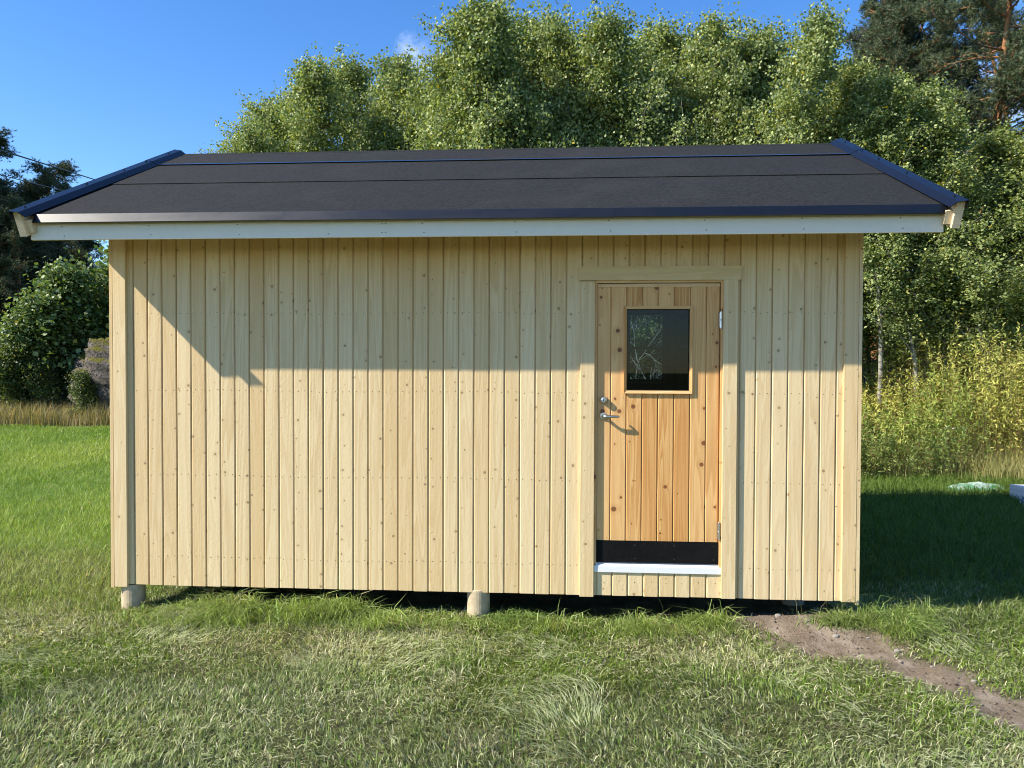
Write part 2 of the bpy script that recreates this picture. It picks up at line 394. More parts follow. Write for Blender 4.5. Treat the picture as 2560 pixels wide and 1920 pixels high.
# ------------------------------------------------------------------ ground
def axis_steps(lo, hi, a, b, fine, grow=1.12):
    m = list(np.arange(a, b+1e-6, fine)); s = fine; l = [a]
    while l[-1] > lo: s *= grow; l.append(l[-1]-s)
    s = fine; h = [m[-1]]
    while h[-1] < hi: s *= grow; h.append(h[-1]+s)
    return np.array(sorted(l[1:])+m+h[1:])
gx = axis_steps(-900, 900, -1.6, 7.2, .05); gy = axis_steps(-300, 1500, -3.4, .8, .04)
X, Y = np.meshgrid(gx, gy); Zg = ground(X, Y)
Z_ = Zg+.022*bare(X, Y)*(fbm(X, Y, 14, 6)-.5)*2*.6
nv = X.size; V = np.stack([X.ravel(), Y.ravel(), Z_.ravel()], 1)
ii = np.arange(nv).reshape(X.shape); A = ii[:-1, :-1].ravel(); B = ii[:-1, 1:].ravel(); Cc = ii[1:, 1:].ravel(); D = ii[1:, :-1].ravel()
F = np.concatenate([np.stack([A, B, Cc], 1), np.stack([A, Cc, D], 1)])
lushm = sstep(.2, 3.2, V[:, 1]+.9*(fbm(V[:, 0], V[:, 1], .9, 67)-.5)*2)*(1-sstep(12.3, 13.2, V[:, 1]))
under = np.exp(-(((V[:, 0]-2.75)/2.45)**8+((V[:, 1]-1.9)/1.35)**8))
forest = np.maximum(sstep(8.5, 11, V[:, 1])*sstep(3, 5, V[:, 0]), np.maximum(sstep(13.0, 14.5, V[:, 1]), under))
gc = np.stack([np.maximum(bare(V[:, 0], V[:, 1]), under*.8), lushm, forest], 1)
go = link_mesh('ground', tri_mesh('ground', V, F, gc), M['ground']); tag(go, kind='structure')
go.data.polygons.foreach_set('use_smooth', [True]*len(go.data.polygons))

# ------------------------------------------------------------------ shed
PITCH = .11; DEPTH = 3.2; XL, XR = -.28, 5.11; TOP = 2.80
TAN = (3.62-2.655)/2.07; ZE, YE = 2.655, -.47; RY = 1.6
def roofz(y): return ZE+(min(y, 2*RY-y)-YE)*TAN
shed = empty('wooden_shed', (2.415, 1.6, 0))
tag(shed, 'small new shed clad in unpainted vertical pine boards under a black felt roof', 'shed')
def board_mesh(name, x1, z0, z1, top1=None):
    """one tongue-and-groove board: front at y=0, chamfered edges, tongue at its right; z1..top1 cut along a slope"""
    if top1 is None: top1 = z1
    pr = [(.0015, .021), (.0015, .0065), (.0075, 0), (x1-.0105, 0), (x1-.005, .0065), (x1-.005, .0125), (x1+.0005, .0125), (x1+.0005, .021)]
    n = len(pr); v = [(x, y, z0) for x, y in pr]+[(x, y, z1+(top1-z1)*x/x1) for x, y in pr]
    f = [tuple(range(n)), tuple(n+i for i in reversed(range(n)))]+[(i, n+i, n+(i+1) % n, (i+1) % n) for i in range(n)]
    return MB().add(v, f).mesh(name)
front = empty('front_wall', (2.415, 0, 0), shed)
full = board_mesh('board', PITCH, 0, TOP)
over = board_mesh('board_above_door', PITCH, 0, TOP-2.28)
undr = board_mesh('board_below_door', PITCH, 0, .20)
def jit(s): return random.uniform(-s, s)
link_mesh('board', full, M['clad'], front, (-.11, 0, .004))
lastb = board_mesh('board_end', .07, 0, TOP); link_mesh('board', lastb, M['clad'], front, (4.95, 0, .003))
link_mesh('board', full, M['clad'], front, (-.22, .001, .004))
for i in range(45):
    x = i*PITCH+jit(.0007); y = jit(.0012)
    if 30 <= i <= 37:
        link_mesh('board', over, M['clad'], front, (x, y, 2.28)); link_mesh('board', undr, M['clad'], front, (x, y, .002+jit(.002)))
    else: link_mesh('board', full, M['clad'], front, (x, y, .002+jit(.002)))
nb = MB()
def nail(x, z, y=0.0, r=.0034):
    n = 6; b = [(x+r*math.cos(k*math.pi/3), y-.0011, z+r*math.sin(k*math.pi/3)) for k in range(n)]
    nb.add(b+[(x, y-.0016, z)], [(k, (k+1) % n, n) for k in range(n)])
for i in range(-1, 46):
    for z in (2.01, 1.446, .822, .216):
        if 30 <= i <= 37 and z > .3: continue
        for dx in (.026, .082):
            if i == -1 and dx > .05 or i == 45 and dx > .05: continue
            if 30 <= i <= 37:
                if dx > .05: nail(i*PITCH+.055+jit(.01), .10+jit(.008))
                continue
            nail(i*PITCH+dx+jit(.007), z+jit(.005)+.004*math.sin(i*.4))
for i in range(30, 38):
    for dx in (.026, .082): nail(i*PITCH+dx+jit(.006), 2.42+jit(.005))
nails = nb.build('nail_heads', M['nail'], front); tag(nails, kind='stuff')
# corner boards
MB().cbox(-.2535, -.156, -.024, .0, -.010, TOP-.02, .002).build('corner_board', M['clad'], front, origin=(-.2535, -.024, -.010))
MB().cbox(4.991, 5.0855, -.024, .0, .002, TOP-.02, .002).build('corner_board', M['clad'], front, origin=(4.991, -.024, .002))
MB().box(-.2535, -.18, .0005, .02, .0, TOP-.03).build('corner_batten', M['clad'], front)
MB().box(5.02, 5.0855, .0005, .02, .0, TOP-.03).build('corner_batten', M['clad'], front)
# gable and rear walls
def gable(name, x, sgn):
    gw = empty(name, (x, 1.6, 0), shed); n = int(DEPTH/PITCH); p = DEPTH/n
    MB().cbox(0, .11, 0, .022, -.018, TOP-.08, .002)
    for i in range(n):
        y0 = i*p; za = roofz(y0)-.075; zb = roofz(y0+p)-.075
        prof = [(0, y0+.0015), (0, y0+p-.0015)]
        xo = x if sgn < 0 else x
        m = MB()
        a = x; b = x-sgn*.02
        m.add([(b, y0, 0), (a-sgn*.006, y0, 0), (a, y0+.007, 0), (a, y0+p-.007, 0), (a-sgn*.006, y0+p-.001, 0), (b, y0+p-.001, 0),
               (b, y0, za), (a-sgn*.006, y0, za), (a, y0+.007, za), (a, y0+p-.007, zb), (a-sgn*.006, y0+p-.001, zb), (b, y0+p-.001, zb)],
              [(0, 1, 2, 3, 4, 5), (11, 10, 9, 8, 7, 6)]+[(k, (k+1) % 6, 6+(k+1) % 6, 6+k) for k in range(6)])
        m.build('board', M['clad'], gw, origin=(x, y0, 0))
    e = x+sgn*.0015; f2 = x+sgn*.0245
    for (ya, yb) in ((-.0225, .085), (DEPTH-.085, DEPTH+.0225)):
        MB().box(min(e, f2), max(e, f2), ya, yb, -.018, TOP-.06).build('corner_board', M['clad'], gw)
    return gw
gable('left_gable_wall', XL+.024, -1); gable('right_gable_wall', XR-.024, 1)
# rear wall with a window opening x 3.08..4.146, z 1.47..2.24
rear = empty('rear_wall', (2.415, DEPTH, 0), shed)
WX0, WX1, WZ0, WZ1 = 3.10, 4.145, 1.50, 2.21
RX0, RX1 = XL+.046, XR-.046
nrear = int((RX1-RX0)/PITCH); prr = (RX1-RX0)/nrear
for i in range(nrear):
    a = RX0+i*prr; b = a+prr-.0012
    def seg(z0, z1, a=a, b=b):
        MB().box(a, b, DEPTH-.02, DEPTH, z0, z1).build('board', M['clad'], rear, origin=(a, DEPTH-.02, z0))
    if b < WX0-.02 or a > WX1+.02: seg(0, TOP)
    else: seg(0, WZ0-.03); seg(WZ1+.03, TOP)
win = MB()
for (a, b, z0, z1) in ((WX0-.04, WX0, WZ0-.04, WZ1+.04), (WX1, WX1+.04, WZ0-.04, WZ1+.04), (WX0, WX1, WZ0-.04, WZ0), (WX0, WX1, WZ1, WZ1+.04),
                       (3.76, 3.79, WZ0, WZ1), (WX0, 3.76, 1.83, 1.86), (3.79, WX1, 1.83, 1.86)):
    win.box(a, b, DEPTH-.075, DEPTH-.0225, z0, z1)
wf = win.build('window_frame', worn('window_paint', (.16, .17, .18), .6, .3), rear)
for (a, b, z0, z1) in ((WX0, 3.76, WZ0, 1.83), (3.79, WX1, WZ0, 1.83), (WX0, 3.76, 1.86, WZ1), (3.79, WX1, 1.86, WZ1)):
    MB().box(a+.001, b-.001, DEPTH-.05, DEPTH-.046, z0+.001, z1-.001).build('pane', M['glass'], rear)
# lining inside, floor, beams
lin = MB()
lin.box(XL+.05, 3.281, .03, .05, .03, 2.7).box(4.179, XR-.05, .03, .05, .03, 2.7).box(3.281, 4.179, .03, .05, 2.26, 2.7).box(3.281, 4.179, .03, .05, .03, .19)
lin.box(XL+.05, XL+.07, .05, DEPTH-.05, .2, 2.7).box(XR-.07, XR-.05, .05, DEPTH-.05, .2, 2.7)
lin.box(XL+.05, WX0-.045, DEPTH-.045, DEPTH-.025, .2, 2.7).box(WX1+.045, XR-.05, DEPTH-.045, DEPTH-.025, .2, 2.7)
lin.box(WX0-.045, WX1+.045, DEPTH-.045, DEPTH-.025, .2, WZ0-.045).box(WX0-.045, WX1+.045, DEPTH-.045, DEPTH-.025, WZ1+.045, 2.7)
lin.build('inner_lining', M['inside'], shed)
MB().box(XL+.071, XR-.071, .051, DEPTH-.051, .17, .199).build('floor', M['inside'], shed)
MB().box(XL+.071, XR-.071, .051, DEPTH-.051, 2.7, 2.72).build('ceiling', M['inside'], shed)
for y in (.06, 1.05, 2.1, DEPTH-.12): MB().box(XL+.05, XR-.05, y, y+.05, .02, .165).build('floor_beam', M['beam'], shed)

# door opening trim
DX0, DX1 = 3.281, 4.166
trim = empty('door_trim', (3.72, 0, 0), shed)
MB().cbox(3.179, 3.278, -.0245, -.0015, -.003, 2.229, .002).build('casing', M['clad'], trim, origin=(3.179, -.0245, -.003))
MB().cbox(4.169, 4.267, -.0245, -.0015, .005, 2.236, .002).build('casing', M['clad'], trim, origin=(4.169, -.0245, .005))
hd = MB().cbox(3.1625, 4.291, -.0265, -.0015, 2.2365, 2.334, .002).build('head_casing', M['clad_x'], trim, origin=(3.1625, -.0265, 2.2365))
fr_ = M['pine']
MB().box(3.2785, 3.2925, -.006, .09, .20, 2.236).build('jamb', fr_, trim); MB().box(4.155, 4.1685, -.006, .09, .20, 2.236).build('jamb', fr_, trim)
MB().box(3.2925, 4.155, -.006, .09, 2.2215, 2.2362).build('head_jamb', M['pine_x'], trim)
MB().box(3.2925, 4.155, .055, .09, .20, 2.2215).build('stop', M['black'], trim) if False else None
# white drip sill
SB = MB().ext([(.022, .2365), (.012, .2310), (-.003, .2225), (-.010, .2140), (-.0115, .172), (-.0065, .172), (-.0045, .206), (.05, .206), (.05, .2365)], 3.2795, 4.168)
sill = SB.build('sill', M['white'], trim)
# door leaf
door = empty('door', (3.724, .02, .24), shed)
LX0, LX1, LZ0, LZ1 = 3.2965, 4.151, .2385, 2.2155
GX0, GX1, GZ0, GZ1 = 3.503, 3.941, 1.462, 2.036          # glass opening
WO = (3.484, 3.960, 1.442, 2.056)                          # outer edge of the window frame
pb = [LX0, 3.394, 3.504, 3.6145, 3.7245, 3.836, 3.9475, 4.059, LX1]
def door_board(a, b, z0, z1):
    pr = [(a+.0006, .018), (a+.0006, .005), (a+.006, 0), (b-.0075, 0), (b-.0045, .005), (b-.0045, .0095), (b-.0004, .0095), (b-.0004, .018)]
    n = 8; v = [(x, y+.006, z0) for x, y in pr]+[(x, y+.006, z1) for x, y in pr]
    MB().add(v, [tuple(range(n)), tuple(n+i for i in reversed(range(n)))]+[(i, n+i, n+(i+1) % n, (i+1) % n) for i in range(n)]).build('board', M['pine'], door, origin=(a, .006, z0))
for k in range(8):
    a, b = pb[k], pb[k+1]
    if b <= GX0+.002 or a >= GX1+.002: door_board(a, b, .30, 2.190)
    else: door_board(a, b, .30, WO[2]+.008); door_board(a, b, WO[3]-.008, 2.190)
MB().box(LX0, GX0-.0005, .0245, .055, .2385, LZ1).box(GX1+.0005, LX1, .0245, .055, .2385, LZ1).box(GX0-.0005, GX1+.0005, .0245, .055, .2385, GZ0-.0005).box(GX0-.0005, GX1+.0005, .0245, .055, GZ1+.0005, LZ1).build('core', M['pine_x'], door)
MB().cbox(LX0, LX1, .003, .024, 2.1905, LZ1, .002).build('top_rail', M['pine_x'], door)
MB().cbox(LX0+.0005, LX1-.0005, .0025, .0055, .2405, .396, .001).build('kick_plate', M['kick'], door)
nb = MB()
for z in (.415, 1.41, 2.105): 
    for k in range(8):
        if z == 2.105 and k in (0, 7): continue
        for t in (.22, .78): nail(pb[k]+(pb[k+1]-pb[k])*t+jit(.004), z+jit(.004), .006, .0022)
for z in (.27, .365):
    for x in (3.57, 3.845, 4.12): nail(x, z, .0025, .004)
tag(nb.build('nail_heads', M['nail'], door), kind='stuff')
# window frame of the door, mitred
wfm = empty('window', (3.722, .0, 1.44), door)
def mitre(o, i, y0, y1, side):
    (ox0, ox1, oz0, oz1), (ix0, ix1, iz0, iz1) = o, i
    q = {'b': [(ox0, oz0), (ox1, oz0), (ix1, iz0), (ix0, iz0)], 't': [(ix0, iz1), (ix1, iz1), (ox1, oz1), (ox0, oz1)],
         'l': [(ox0, oz0), (ix0, iz0), (ix0, iz1), (ox0, oz1)], 'r': [(ix1, iz0), (ox1, oz0), (ox1, oz1), (ix1, iz1)]}[side]
    c = (sum(p[0] for p in q)/4, sum(p[1] for p in q)/4)
    sh = [(p[0]+(c[0]-p[0])*.004, p[1]+(c[1]-p[1])*.004) for p in q]
    inner = {'b': (2, 3), 't': (0, 1), 'l': (1, 2), 'r': (0, 3)}[side]
    return MB().add([(x, y1, z) for x, z in sh]+[(x, y0+(.007 if k in inner else 0), z) for k, (x, z) in enumerate(sh)],
                    [(0, 1, 2, 3), (7, 6, 5, 4), (0, 1, 5, 4), (1, 2, 6, 5), (2, 3, 7, 6), (3, 0, 4, 7)])
for s in 'btlr': mitre(WO, (GX0, GX1, GZ0, GZ1), -.012, .0058, s).build('frame_piece', M['pine_x'] if s in 'bt' else M['pine'], wfm)
for (a, b, z0, z1) in ((GX0-.0004, GX0+.004, GZ0, GZ1), (GX1-.004, GX1+.0004, GZ0, GZ1), (GX0+.004, GX1-.004, GZ0-.0004, GZ0+.004), (GX0+.004, GX1-.004, GZ1-.004, GZ1+.0004)):
    MB().box(a, b, .0062, .05, z0, z1).build('glazing_bead', M['black'], wfm)
MB().box(GX0+.0042, GX1-.0042, .018, .022, GZ0+.0042, GZ1-.0042).build('pane', M['glass'], wfm)
# lock, handle, hinges
lk = MB().lathe((3.342, .0055, 1.395), (0, -1, 0), [(0, .026), (.004, .027), (.026, .0235), (.031, .021), (.0312, .016), (.029, .015)], 20).build('lock_cylinder', M['chrome'], door, smooth=False)
MB().lathe((3.342, -.0235, 1.395), (0, -1, 0), [(0, .0145), (.003, .0145), (.0045, .012)], 16).build('keyway_ring', M['zinc'], lk)
MB().box(3.3395, 3.3445, -.0302, -.028, 1.386, 1.399).build('keyhole', M['black'], lk)
hn = empty('handle', (3.342, .006, 1.28), door)
MB().lathe((3.342, .0055, 1.28), (0, -1, 0), [(0, .0255), (.006, .0262), (.009, .0245), (.0095, .013), (.024, .0115), (.030, .0125)], 20).build('rosette', M['chrome'], hn)
MB().tube([(3.340, -.006, 1.28), (3.341, -.030, 1.28), (3.346, -.043, 1.28), (3.358, -.050, 1.28), (3.40, -.053, 1.2795), (3.43, -.052, 1.279), (3.443, -.047, 1.279), (3.447, -.038, 1.279), (3.447, -.028, 1.279)],
          [.0105, .0105, .0108, .0108, .0098, .0092, .0088, .008, .006], 12).build('lever', M['chrome'], hn, smooth=True)
for (z0, z1) in ((1.898, 2.018), (.413, .540)):
    h = empty('hinge', (4.155, -.006, z0), door); mid = (z0+z1)/2
    for (a, b) in ((z0, mid-.0015), (mid+.0015, z1)):
        MB().lathe((4.1535, -.0105, a), (0, 0, 1), [(0, .0065), (.002, .0078), (b-a-.002, .0078), (b-a, .0065)], 14).build('knuckle', M['zinc'], h)
    MB().box(4.144, 4.1625, -.0025, .0025, z0+.01, z1-.01).build('leaf_plate', M['zinc'], h)

# ------------------------------------------------------------------ roof
roof = empty('roof', (2.42, 1.6, 2.6), shed)
FX0, FX1 = -.60, 5.52
def strip(name, ya, yb, off, th, m, x0=FX0+.02, x1=FX1-.02, parent=None, back=False):
    """strip of the roof covering between ya and yb, off above the deck"""
    f = lambda y: ZE+(y-YE)*TAN
    n = np.array([-TAN, 1])/math.hypot(1, TAN)
    pr = [(ya+n[0]*off, f(ya)+n[1]*off), (yb+n[0]*off, f(yb)+n[1]*off), (yb+n[0]*(off+th), f(yb)+n[1]*(off+th)), (ya+n[0]*(off+th), f(ya)+n[1]*(off+th))]
    if back: pr = [(2*RY-y, z) for y, z in pr]
    m_ = MB(); k = 25
    xs = np.linspace(x0, x1, k); v = []
    wob = rng.normal(0, .0012, k)
    for j, x in enumerate(xs):
        for q, (y, z) in enumerate(pr): v.append((x, y+(wob[j] if q in (0, 3) else 0), z))
    f_ = [(0, 1, 2, 3), tuple(4*(k-1)+i for i in (3, 2, 1, 0))]
    for j in range(k-1):
        for q in range(4): f_.append((4*j+q, 4*j+(q+1) % 4, 4*(j+1)+(q+1) % 4, 4*(j+1)+q))
    return m_.add(v, f_).build(name, m, parent or roof)
for bk in (False, True):
    strip('roof_deck', YE+.01, RY-.001, -.045, .022, M['rake'], back=bk)
    strip('felt_strip', YE+.002, .46, -.012, .006, M['felt'], back=bk)
    strip('felt_strip', .405, 1.16, -.0055, .006, M['felt'], back=bk)
    strip('felt_strip', 1.115, RY-.004 if not bk else RY-.004, .001, .006, M['felt'], back=bk)
    strip('tar_seam', 1.100, 1.128, .0072, .004, M['tar'], back=bk, x0=FX0+.03, x1=FX1-.05)
cap = MB().ext([(RY-.05, roofz(RY-.05)+.009), (RY, ZE+(RY-YE)*TAN+.011), (RY+.05, roofz(RY-.05)+.009), (RY+.05, roofz(RY-.05)+.004), (RY, ZE+(RY-YE)*TAN+.005), (RY-.05, roofz(RY-.05)+.004)], FX0+.03, FX1-.03).build('ridge_felt', M['felt'], roof)
# fascia boards and eave flashing
MB().box(-.568, 5.437, -.45, -.427, 2.481, 2.596).build('fascia', M['fascia'], roof)
MB().box(-.568, 5.437, 2*RY+.427, 2*RY+.45, 2.481, 2.596).build('fascia', M['fascia'], roof)
nb = MB(); x = -.33
while x < 5.4: nail(x, 2.508+jit(.004), -.45, .0042); nail(x-.012+jit(.004), 2.571+jit(.004), -.45, .0042); x += .61 if abs(x-1.5) > .3 else .64
for x in (1.86, 1.885): nail(x, 2.51, -.45, .004); nail(x, 2.567, -.45, .004)
tag(nb.build('nail_heads', M['nail'], roof), kind='stuff')
# drip flashing leans outward
def flash(x0, x1, dz=0.0):
    MB().ext([(-.456, 2.6475), (-.4655, 2.6500), (-.4790, 2.6505), (-.4810, 2.6495), (-.5055, 2.5895+dz), (-.4970, 2.5855+dz), (-.4955, 2.5870+dz), (-.5035, 2.5905+dz), (-.4780, 2.6480), (-.456, 2.6435)], x0, x1).build('eave_flashing', M['flash'], roof)
flash(-.52, 1.205); flash(1.2055, 3.38, -.0015); flash(3.3805, 5.44)
MB().ext([(2*RY-y, z) for y, z in [(-.40, 2.6975), (-.4635, 2.6595), (-.4905, 2.5895), (-.482, 2.5855), (-.46, 2.6555), (-.40, 2.684)]], -.52, 5.44).build('eave_flashing', M['flash'], roof)
# barge boards with steel caps along the rakes
def rake(xin, sgn):
    n = np.array([-TAN, 1])/math.hypot(1, TAN); t = np.array([1, TAN])/math.hypot(1, TAN)
    def q(y, o): # point on rake at y, o above the felt plane
        return (y+n[0]*o, ZE+(y-YE)*TAN+n[1]*o)
    for bk in (0, 1):
        fy = (lambda p: (2*RY-p[0], p[1])) if bk else (lambda p: p)
        # wooden barge board, square-cut lower end, plumb at the ridge
        lo = -.545
        a = [q(lo, .035), q(lo, -.135)]; zr = ZE+(RY-YE)*TAN
        b = [(RY, zr-.125*math.hypot(1, TAN)), (RY, zr+.035*math.hypot(1, TAN))]
        poly = [fy(p) for p in a+b]
        MB().ext(poly, min(xin+sgn*.056, xin+sgn*.1045), max(xin+sgn*.056, xin+sgn*.1045)).build('barge_board', M['rake'], roof)
        a2 = [q(lo+.02, -.03), q(lo+.02, -.115)]; b2 = [(RY, zr-.115*math.hypot(1, TAN)), (RY, zr-.03*math.hypot(1, TAN))]
        MB().ext([fy(p) for p in a2+b2], min(xin+sgn*.0125, xin+sgn*.0555), max(xin+sgn*.0125, xin+sgn*.0555)).build('fly_rafter', M['rake'], roof)
        # steel cap in two lengths: upstand over the felt, sloping top, outer face
        def capseg(y0, y1, lift, name='rake_cap'):
            sec = [(0, .006+lift), (sgn*.045, .038+lift), (sgn*.108, .047+lift), (sgn*.108, -.005+lift), (sgn*.105, -.005+lift), (sgn*.105, .0445+lift), (sgn*.046, .0355+lift), (sgn*.002, .003+lift)]
            v = []
            for (yy, plumb) in ((y0, 0), (y1, 0)):
                for (dx, o) in sec:
                    p = q(yy, o) if yy < RY-.001 else (RY, zr+o*math.hypot(1, TAN)); p = fy(p); v.append((xin+dx, p[0], p[1]))
            k = len(sec)
            MB().add(v, [tuple(range(k)), tuple(k+i for i in reversed(range(k)))]+[(i, (i+1) % k, k+(i+1) % k, k+i) for i in range(k)]).build(name, M['steel'], roof)
        capseg(-.575, 1.16, 0); capseg(1.10, RY, .0025)
        for y in (-.46, .22, .72, 1.06, 1.45):
            p = fy(q(y, .0445)); 
            MB().lathe((xin+sgn*.075, p[0], p[1]), (0, -TAN*(1-2*bk), 1), [(0, .0065), (.004, .0065), (.0042, .004), (.008, .0038)], 8).build('screw', M['black'], roof)
rake(-.512, -1); rake(5.412, 1)

# ------------------------------------------------------------------ foundation pillars
def pillar(x, y, zt, label, r=.083):
    b = gz(x, y)-.25
    o = MB().lathe((x, y, b), (0, 0, 1), [(0, r*.98), (.12, r), (zt-b-.012, r*1.005), (zt-b-.004, r*.985), (zt-b, r*.93)], 28).build('concrete_pillar', M['concrete'], origin=(x, y, b), smooth=False)
    return tag(o, label, 'pillar', 'pillars carrying the shed')
pillar(-.165, .075, -.004, 'pale round concrete pillar with a dark crack under the left front corner of the shed')
pillar(2.447, .075, .018, 'pale round concrete pillar under the middle of the shed front')
pillar(4.85, .62, .018, 'round concrete pillar in the dark under the right end of the shed')
for x in (-.12, 2.3, 4.95): pillar(x, DEPTH-.1, .018, 'concrete pillar in the dark under the back edge of the shed')
# crumpled black plastic under the floor edge
def lump(name, cx, cy, sx, sy, h, m, seed, zoff=0, nx=28, ny=16, rough=.35, p=2.4, rot=0):
    u = np.linspace(-1, 1, nx); v = np.linspace(-1, 1, ny); U, Vv = np.meshgrid(u, v)
    e = np.clip(1-(np.abs(U)**p+np.abs(Vv)**p)**(1/p), 0, 1)
    x = cx+(U*math.cos(rot)*sx-Vv*math.sin(rot)*sy); y = cy+(U*math.sin(rot)*sx+Vv*math.cos(rot)*sy)
    z = ground(x, y)+zoff-.02+h*np.sqrt(e)*(1-rough+2*rough*fbm(x*3, y*3, 1.7/max(sx, .2), seed, 4))
    P = np.stack([x.ravel(), y.ravel(), z.ravel()], 1); i = np.arange(P.shape[0]).reshape(ny, nx)
    f = [(i[a, b], i[a, b+1], i[a+1, b+1], i[a+1, b]) for a in range(ny-1) for b in range(nx-1)]
    bot = [(q[0], q[1], q[2]) for q in P]
    m_ = MB().add(bot, f)
    return m_.build(name, m, smooth=True)
tag(lump('plastic_sheet', .75, .38, .62, .25, .13, M['plastic'], 4, rough=.6), 'crumpled black plastic sheet pushed under the shed floor beside the left pillar', 'plastic sheet')
# shelf rack seen dimly through the door window
rack = empty('shelf_rack', (4.42, 2.8, .2)); tag(rack, 'dim dark shelf rack standing inside the shed beside the rear window', 'shelf')
dk = worn('dark_board', (.03, .03, .032), .8, .2)
for x in (4.215, 4.60): MB().box(x, x+.03, 2.72, 3.1, .2, 2.4).build('upright', dk, rack)
for z in (.55, .9, 1.25, 1.445, 1.625, 1.80, 1.98, 2.16): MB().box(4.2455, 4.5995, 2.72, 3.1, z, z+.028).build('shelf', dk, rack)
# ------------------------------------------------------------------ leaves and trees
def leaves(P, size, nrm_up=.35, droop=.3, colA=(.1, .15, .03), colB=(.16, .19, .04), seed=0, asp=.85, yellow=.015, centre=None):
    """P (n,3) leaf positions -> folded rhombic leaves, each with its own colour"""
    r = np.random.default_rng(seed); n = len(P)
    d = r.normal(size=(n, 3)); d[:, 2] -= droop; d /= np.linalg.norm(d, axis=1)[:, None]        # towards leaf tip
    k = r.normal(size=(n, 3)); k[:, 2] += nrm_up
    if centre is not None:
        o = P-centre; o = o/(np.linalg.norm(o, axis=1)[:, None]+1e-6); k = k+o*.9
    s = np.cross(d, k); s /= np.linalg.norm(s, axis=1)[:, None]+1e-9
    nn = np.cross(s, d)
    L = size*r.uniform(.65, 1.25, n)[:, None]; W = L*asp*.5
    fold = L*r.uniform(-.02, .14, n)[:, None]
    b = P; t = P+d*L; m = P+d*L*.45
    V = np.stack([b, m+s*W+nn*fold, t, m-s*W+nn*fold], 1).reshape(-1, 3)
    i = np.arange(n)[:, None]*4
    F = np.concatenate([np.concatenate([i, i+1, i+2], 1), np.concatenate([i, i+2, i+3], 1)])
    f = r.random(n)[:, None]**1.4; C = np.array(colA)*(1-f)+np.array(colB)*f
    C = C*r.uniform(.75, 1.2, (n, 1))
    y = r.random(n) < yellow; C[y] = np.array((.42, .33, .03))
    C = np.repeat(C, 4, 0)
    return V, F, C

def bend(p0, d0, L, n, wob, r, up=0.0):
    pts = [np.array(p0, float)]; d = np.array(d0, float); d /= np.linalg.norm(d)
    for k in range(n):
        d = d+r.normal(0, wob, 3); d[2] += up; d /= np.linalg.norm(d); pts.append(pts[-1]+d*L/n)
    return pts

def aspen_variant(seed, H=8.0, low=.12, width=2.0, nl=64, twigs=16, per=36, lsize=.060, colA=(.135, .195, .060), colB=(.43, .475, .195), trunk_r=.062, fork=False, clump=.112):
    r = np.random.default_rng(seed)
    tk = MB(); tr = [np.array([0, 0, -.35])]
    d = np.array([r.normal(0, .03), r.normal(0, .03), 1.0]); n = 11; pts = [np.zeros(3)]
    for k in range(n):
        d = d+np.array([r.normal(0, .05), r.normal(0, .05), 0]); d /= np.linalg.norm(d); pts.append(pts[-1]+d*H*.97/n)
    rad = [trunk_r*(1-.93*(k/n)**.9) for k in range(n+1)]
    tk.tube([np.array([0, 0, -.4])]+pts, [trunk_r*1.25]+rad, 9)
    def onT(h):
        f = np.clip(h/(H*.97), 0, .999)*n; k = int(f); return pts[k]+(pts[k+1]-pts[k])*(f-k), rad[k]
    P = []; ce = []
    for k in range(nl):
        f = low+(1-low)*((k+r.random())/nl)**.92; h = f*H
        base, rr = onT(h)
        prof = width*(.42+1.05*math.sin(math.pi*min(1, (f-low)/(1-low)*.78+.16)))*(1-.42*f)*(1.02-f)**.26
        L = prof*r.choice([r.uniform(.55, 1.0), r.uniform(.9, 1.5)]); az = r.uniform(0, 2*math.pi); el = R(r.uniform(16, 62)+14*f)
        pl = bend(base, (math.cos(az)*math.cos(el), math.sin(az)*math.cos(el), math.sin(el)), L, 5, .10, r, .04)
        tk.tube(pl, [max(.006, rr*.42)*(1-.8*j/5) for j in range(6)], 5)
        for q in range(twigs):
            s = r.uniform(.18, 1.0)*5; j = min(4, int(s)); p = pl[j]+(pl[j+1]-pl[j])*(s-j)
            td = r.normal(size=3); td[2] += .35; td /= np.linalg.norm(td); tl = r.uniform(.14, .46)*width**.5
            e = p+td*tl
            if q % 3 == 0: tk.tube([p, e], [.004, .002], 3, False)
            m = r.poisson(per)
            t = r.random((m, 1))**.6
            P.append(p+(e-p)*t+r.normal(0, clump*r.uniform(.45, 1.0), (m, 3))*np.array([1, 1, .9]))
    # leader tuft
    for q in range(10):
        m = 26; P.append(pts[-1]+np.array([0, 0, -.25+.05*q])+r.normal(0, .11, (m, 3)))
    P = np.concatenate(P); P = P[P[:, 2] > low*H*.55]
    ax = np.stack([np.interp(P[:, 2], [q[2] for q in pts], [q[c] for q in pts]) for c in (0, 1)]+[P[:, 2]-.4], 1)
    V, F, C = leaves(P, lsize, .45, .45, colA, colB, seed, .88, .012, ax)
    return tk.mesh('trunk', smooth=True), tri_mesh('crown', V, F, C)

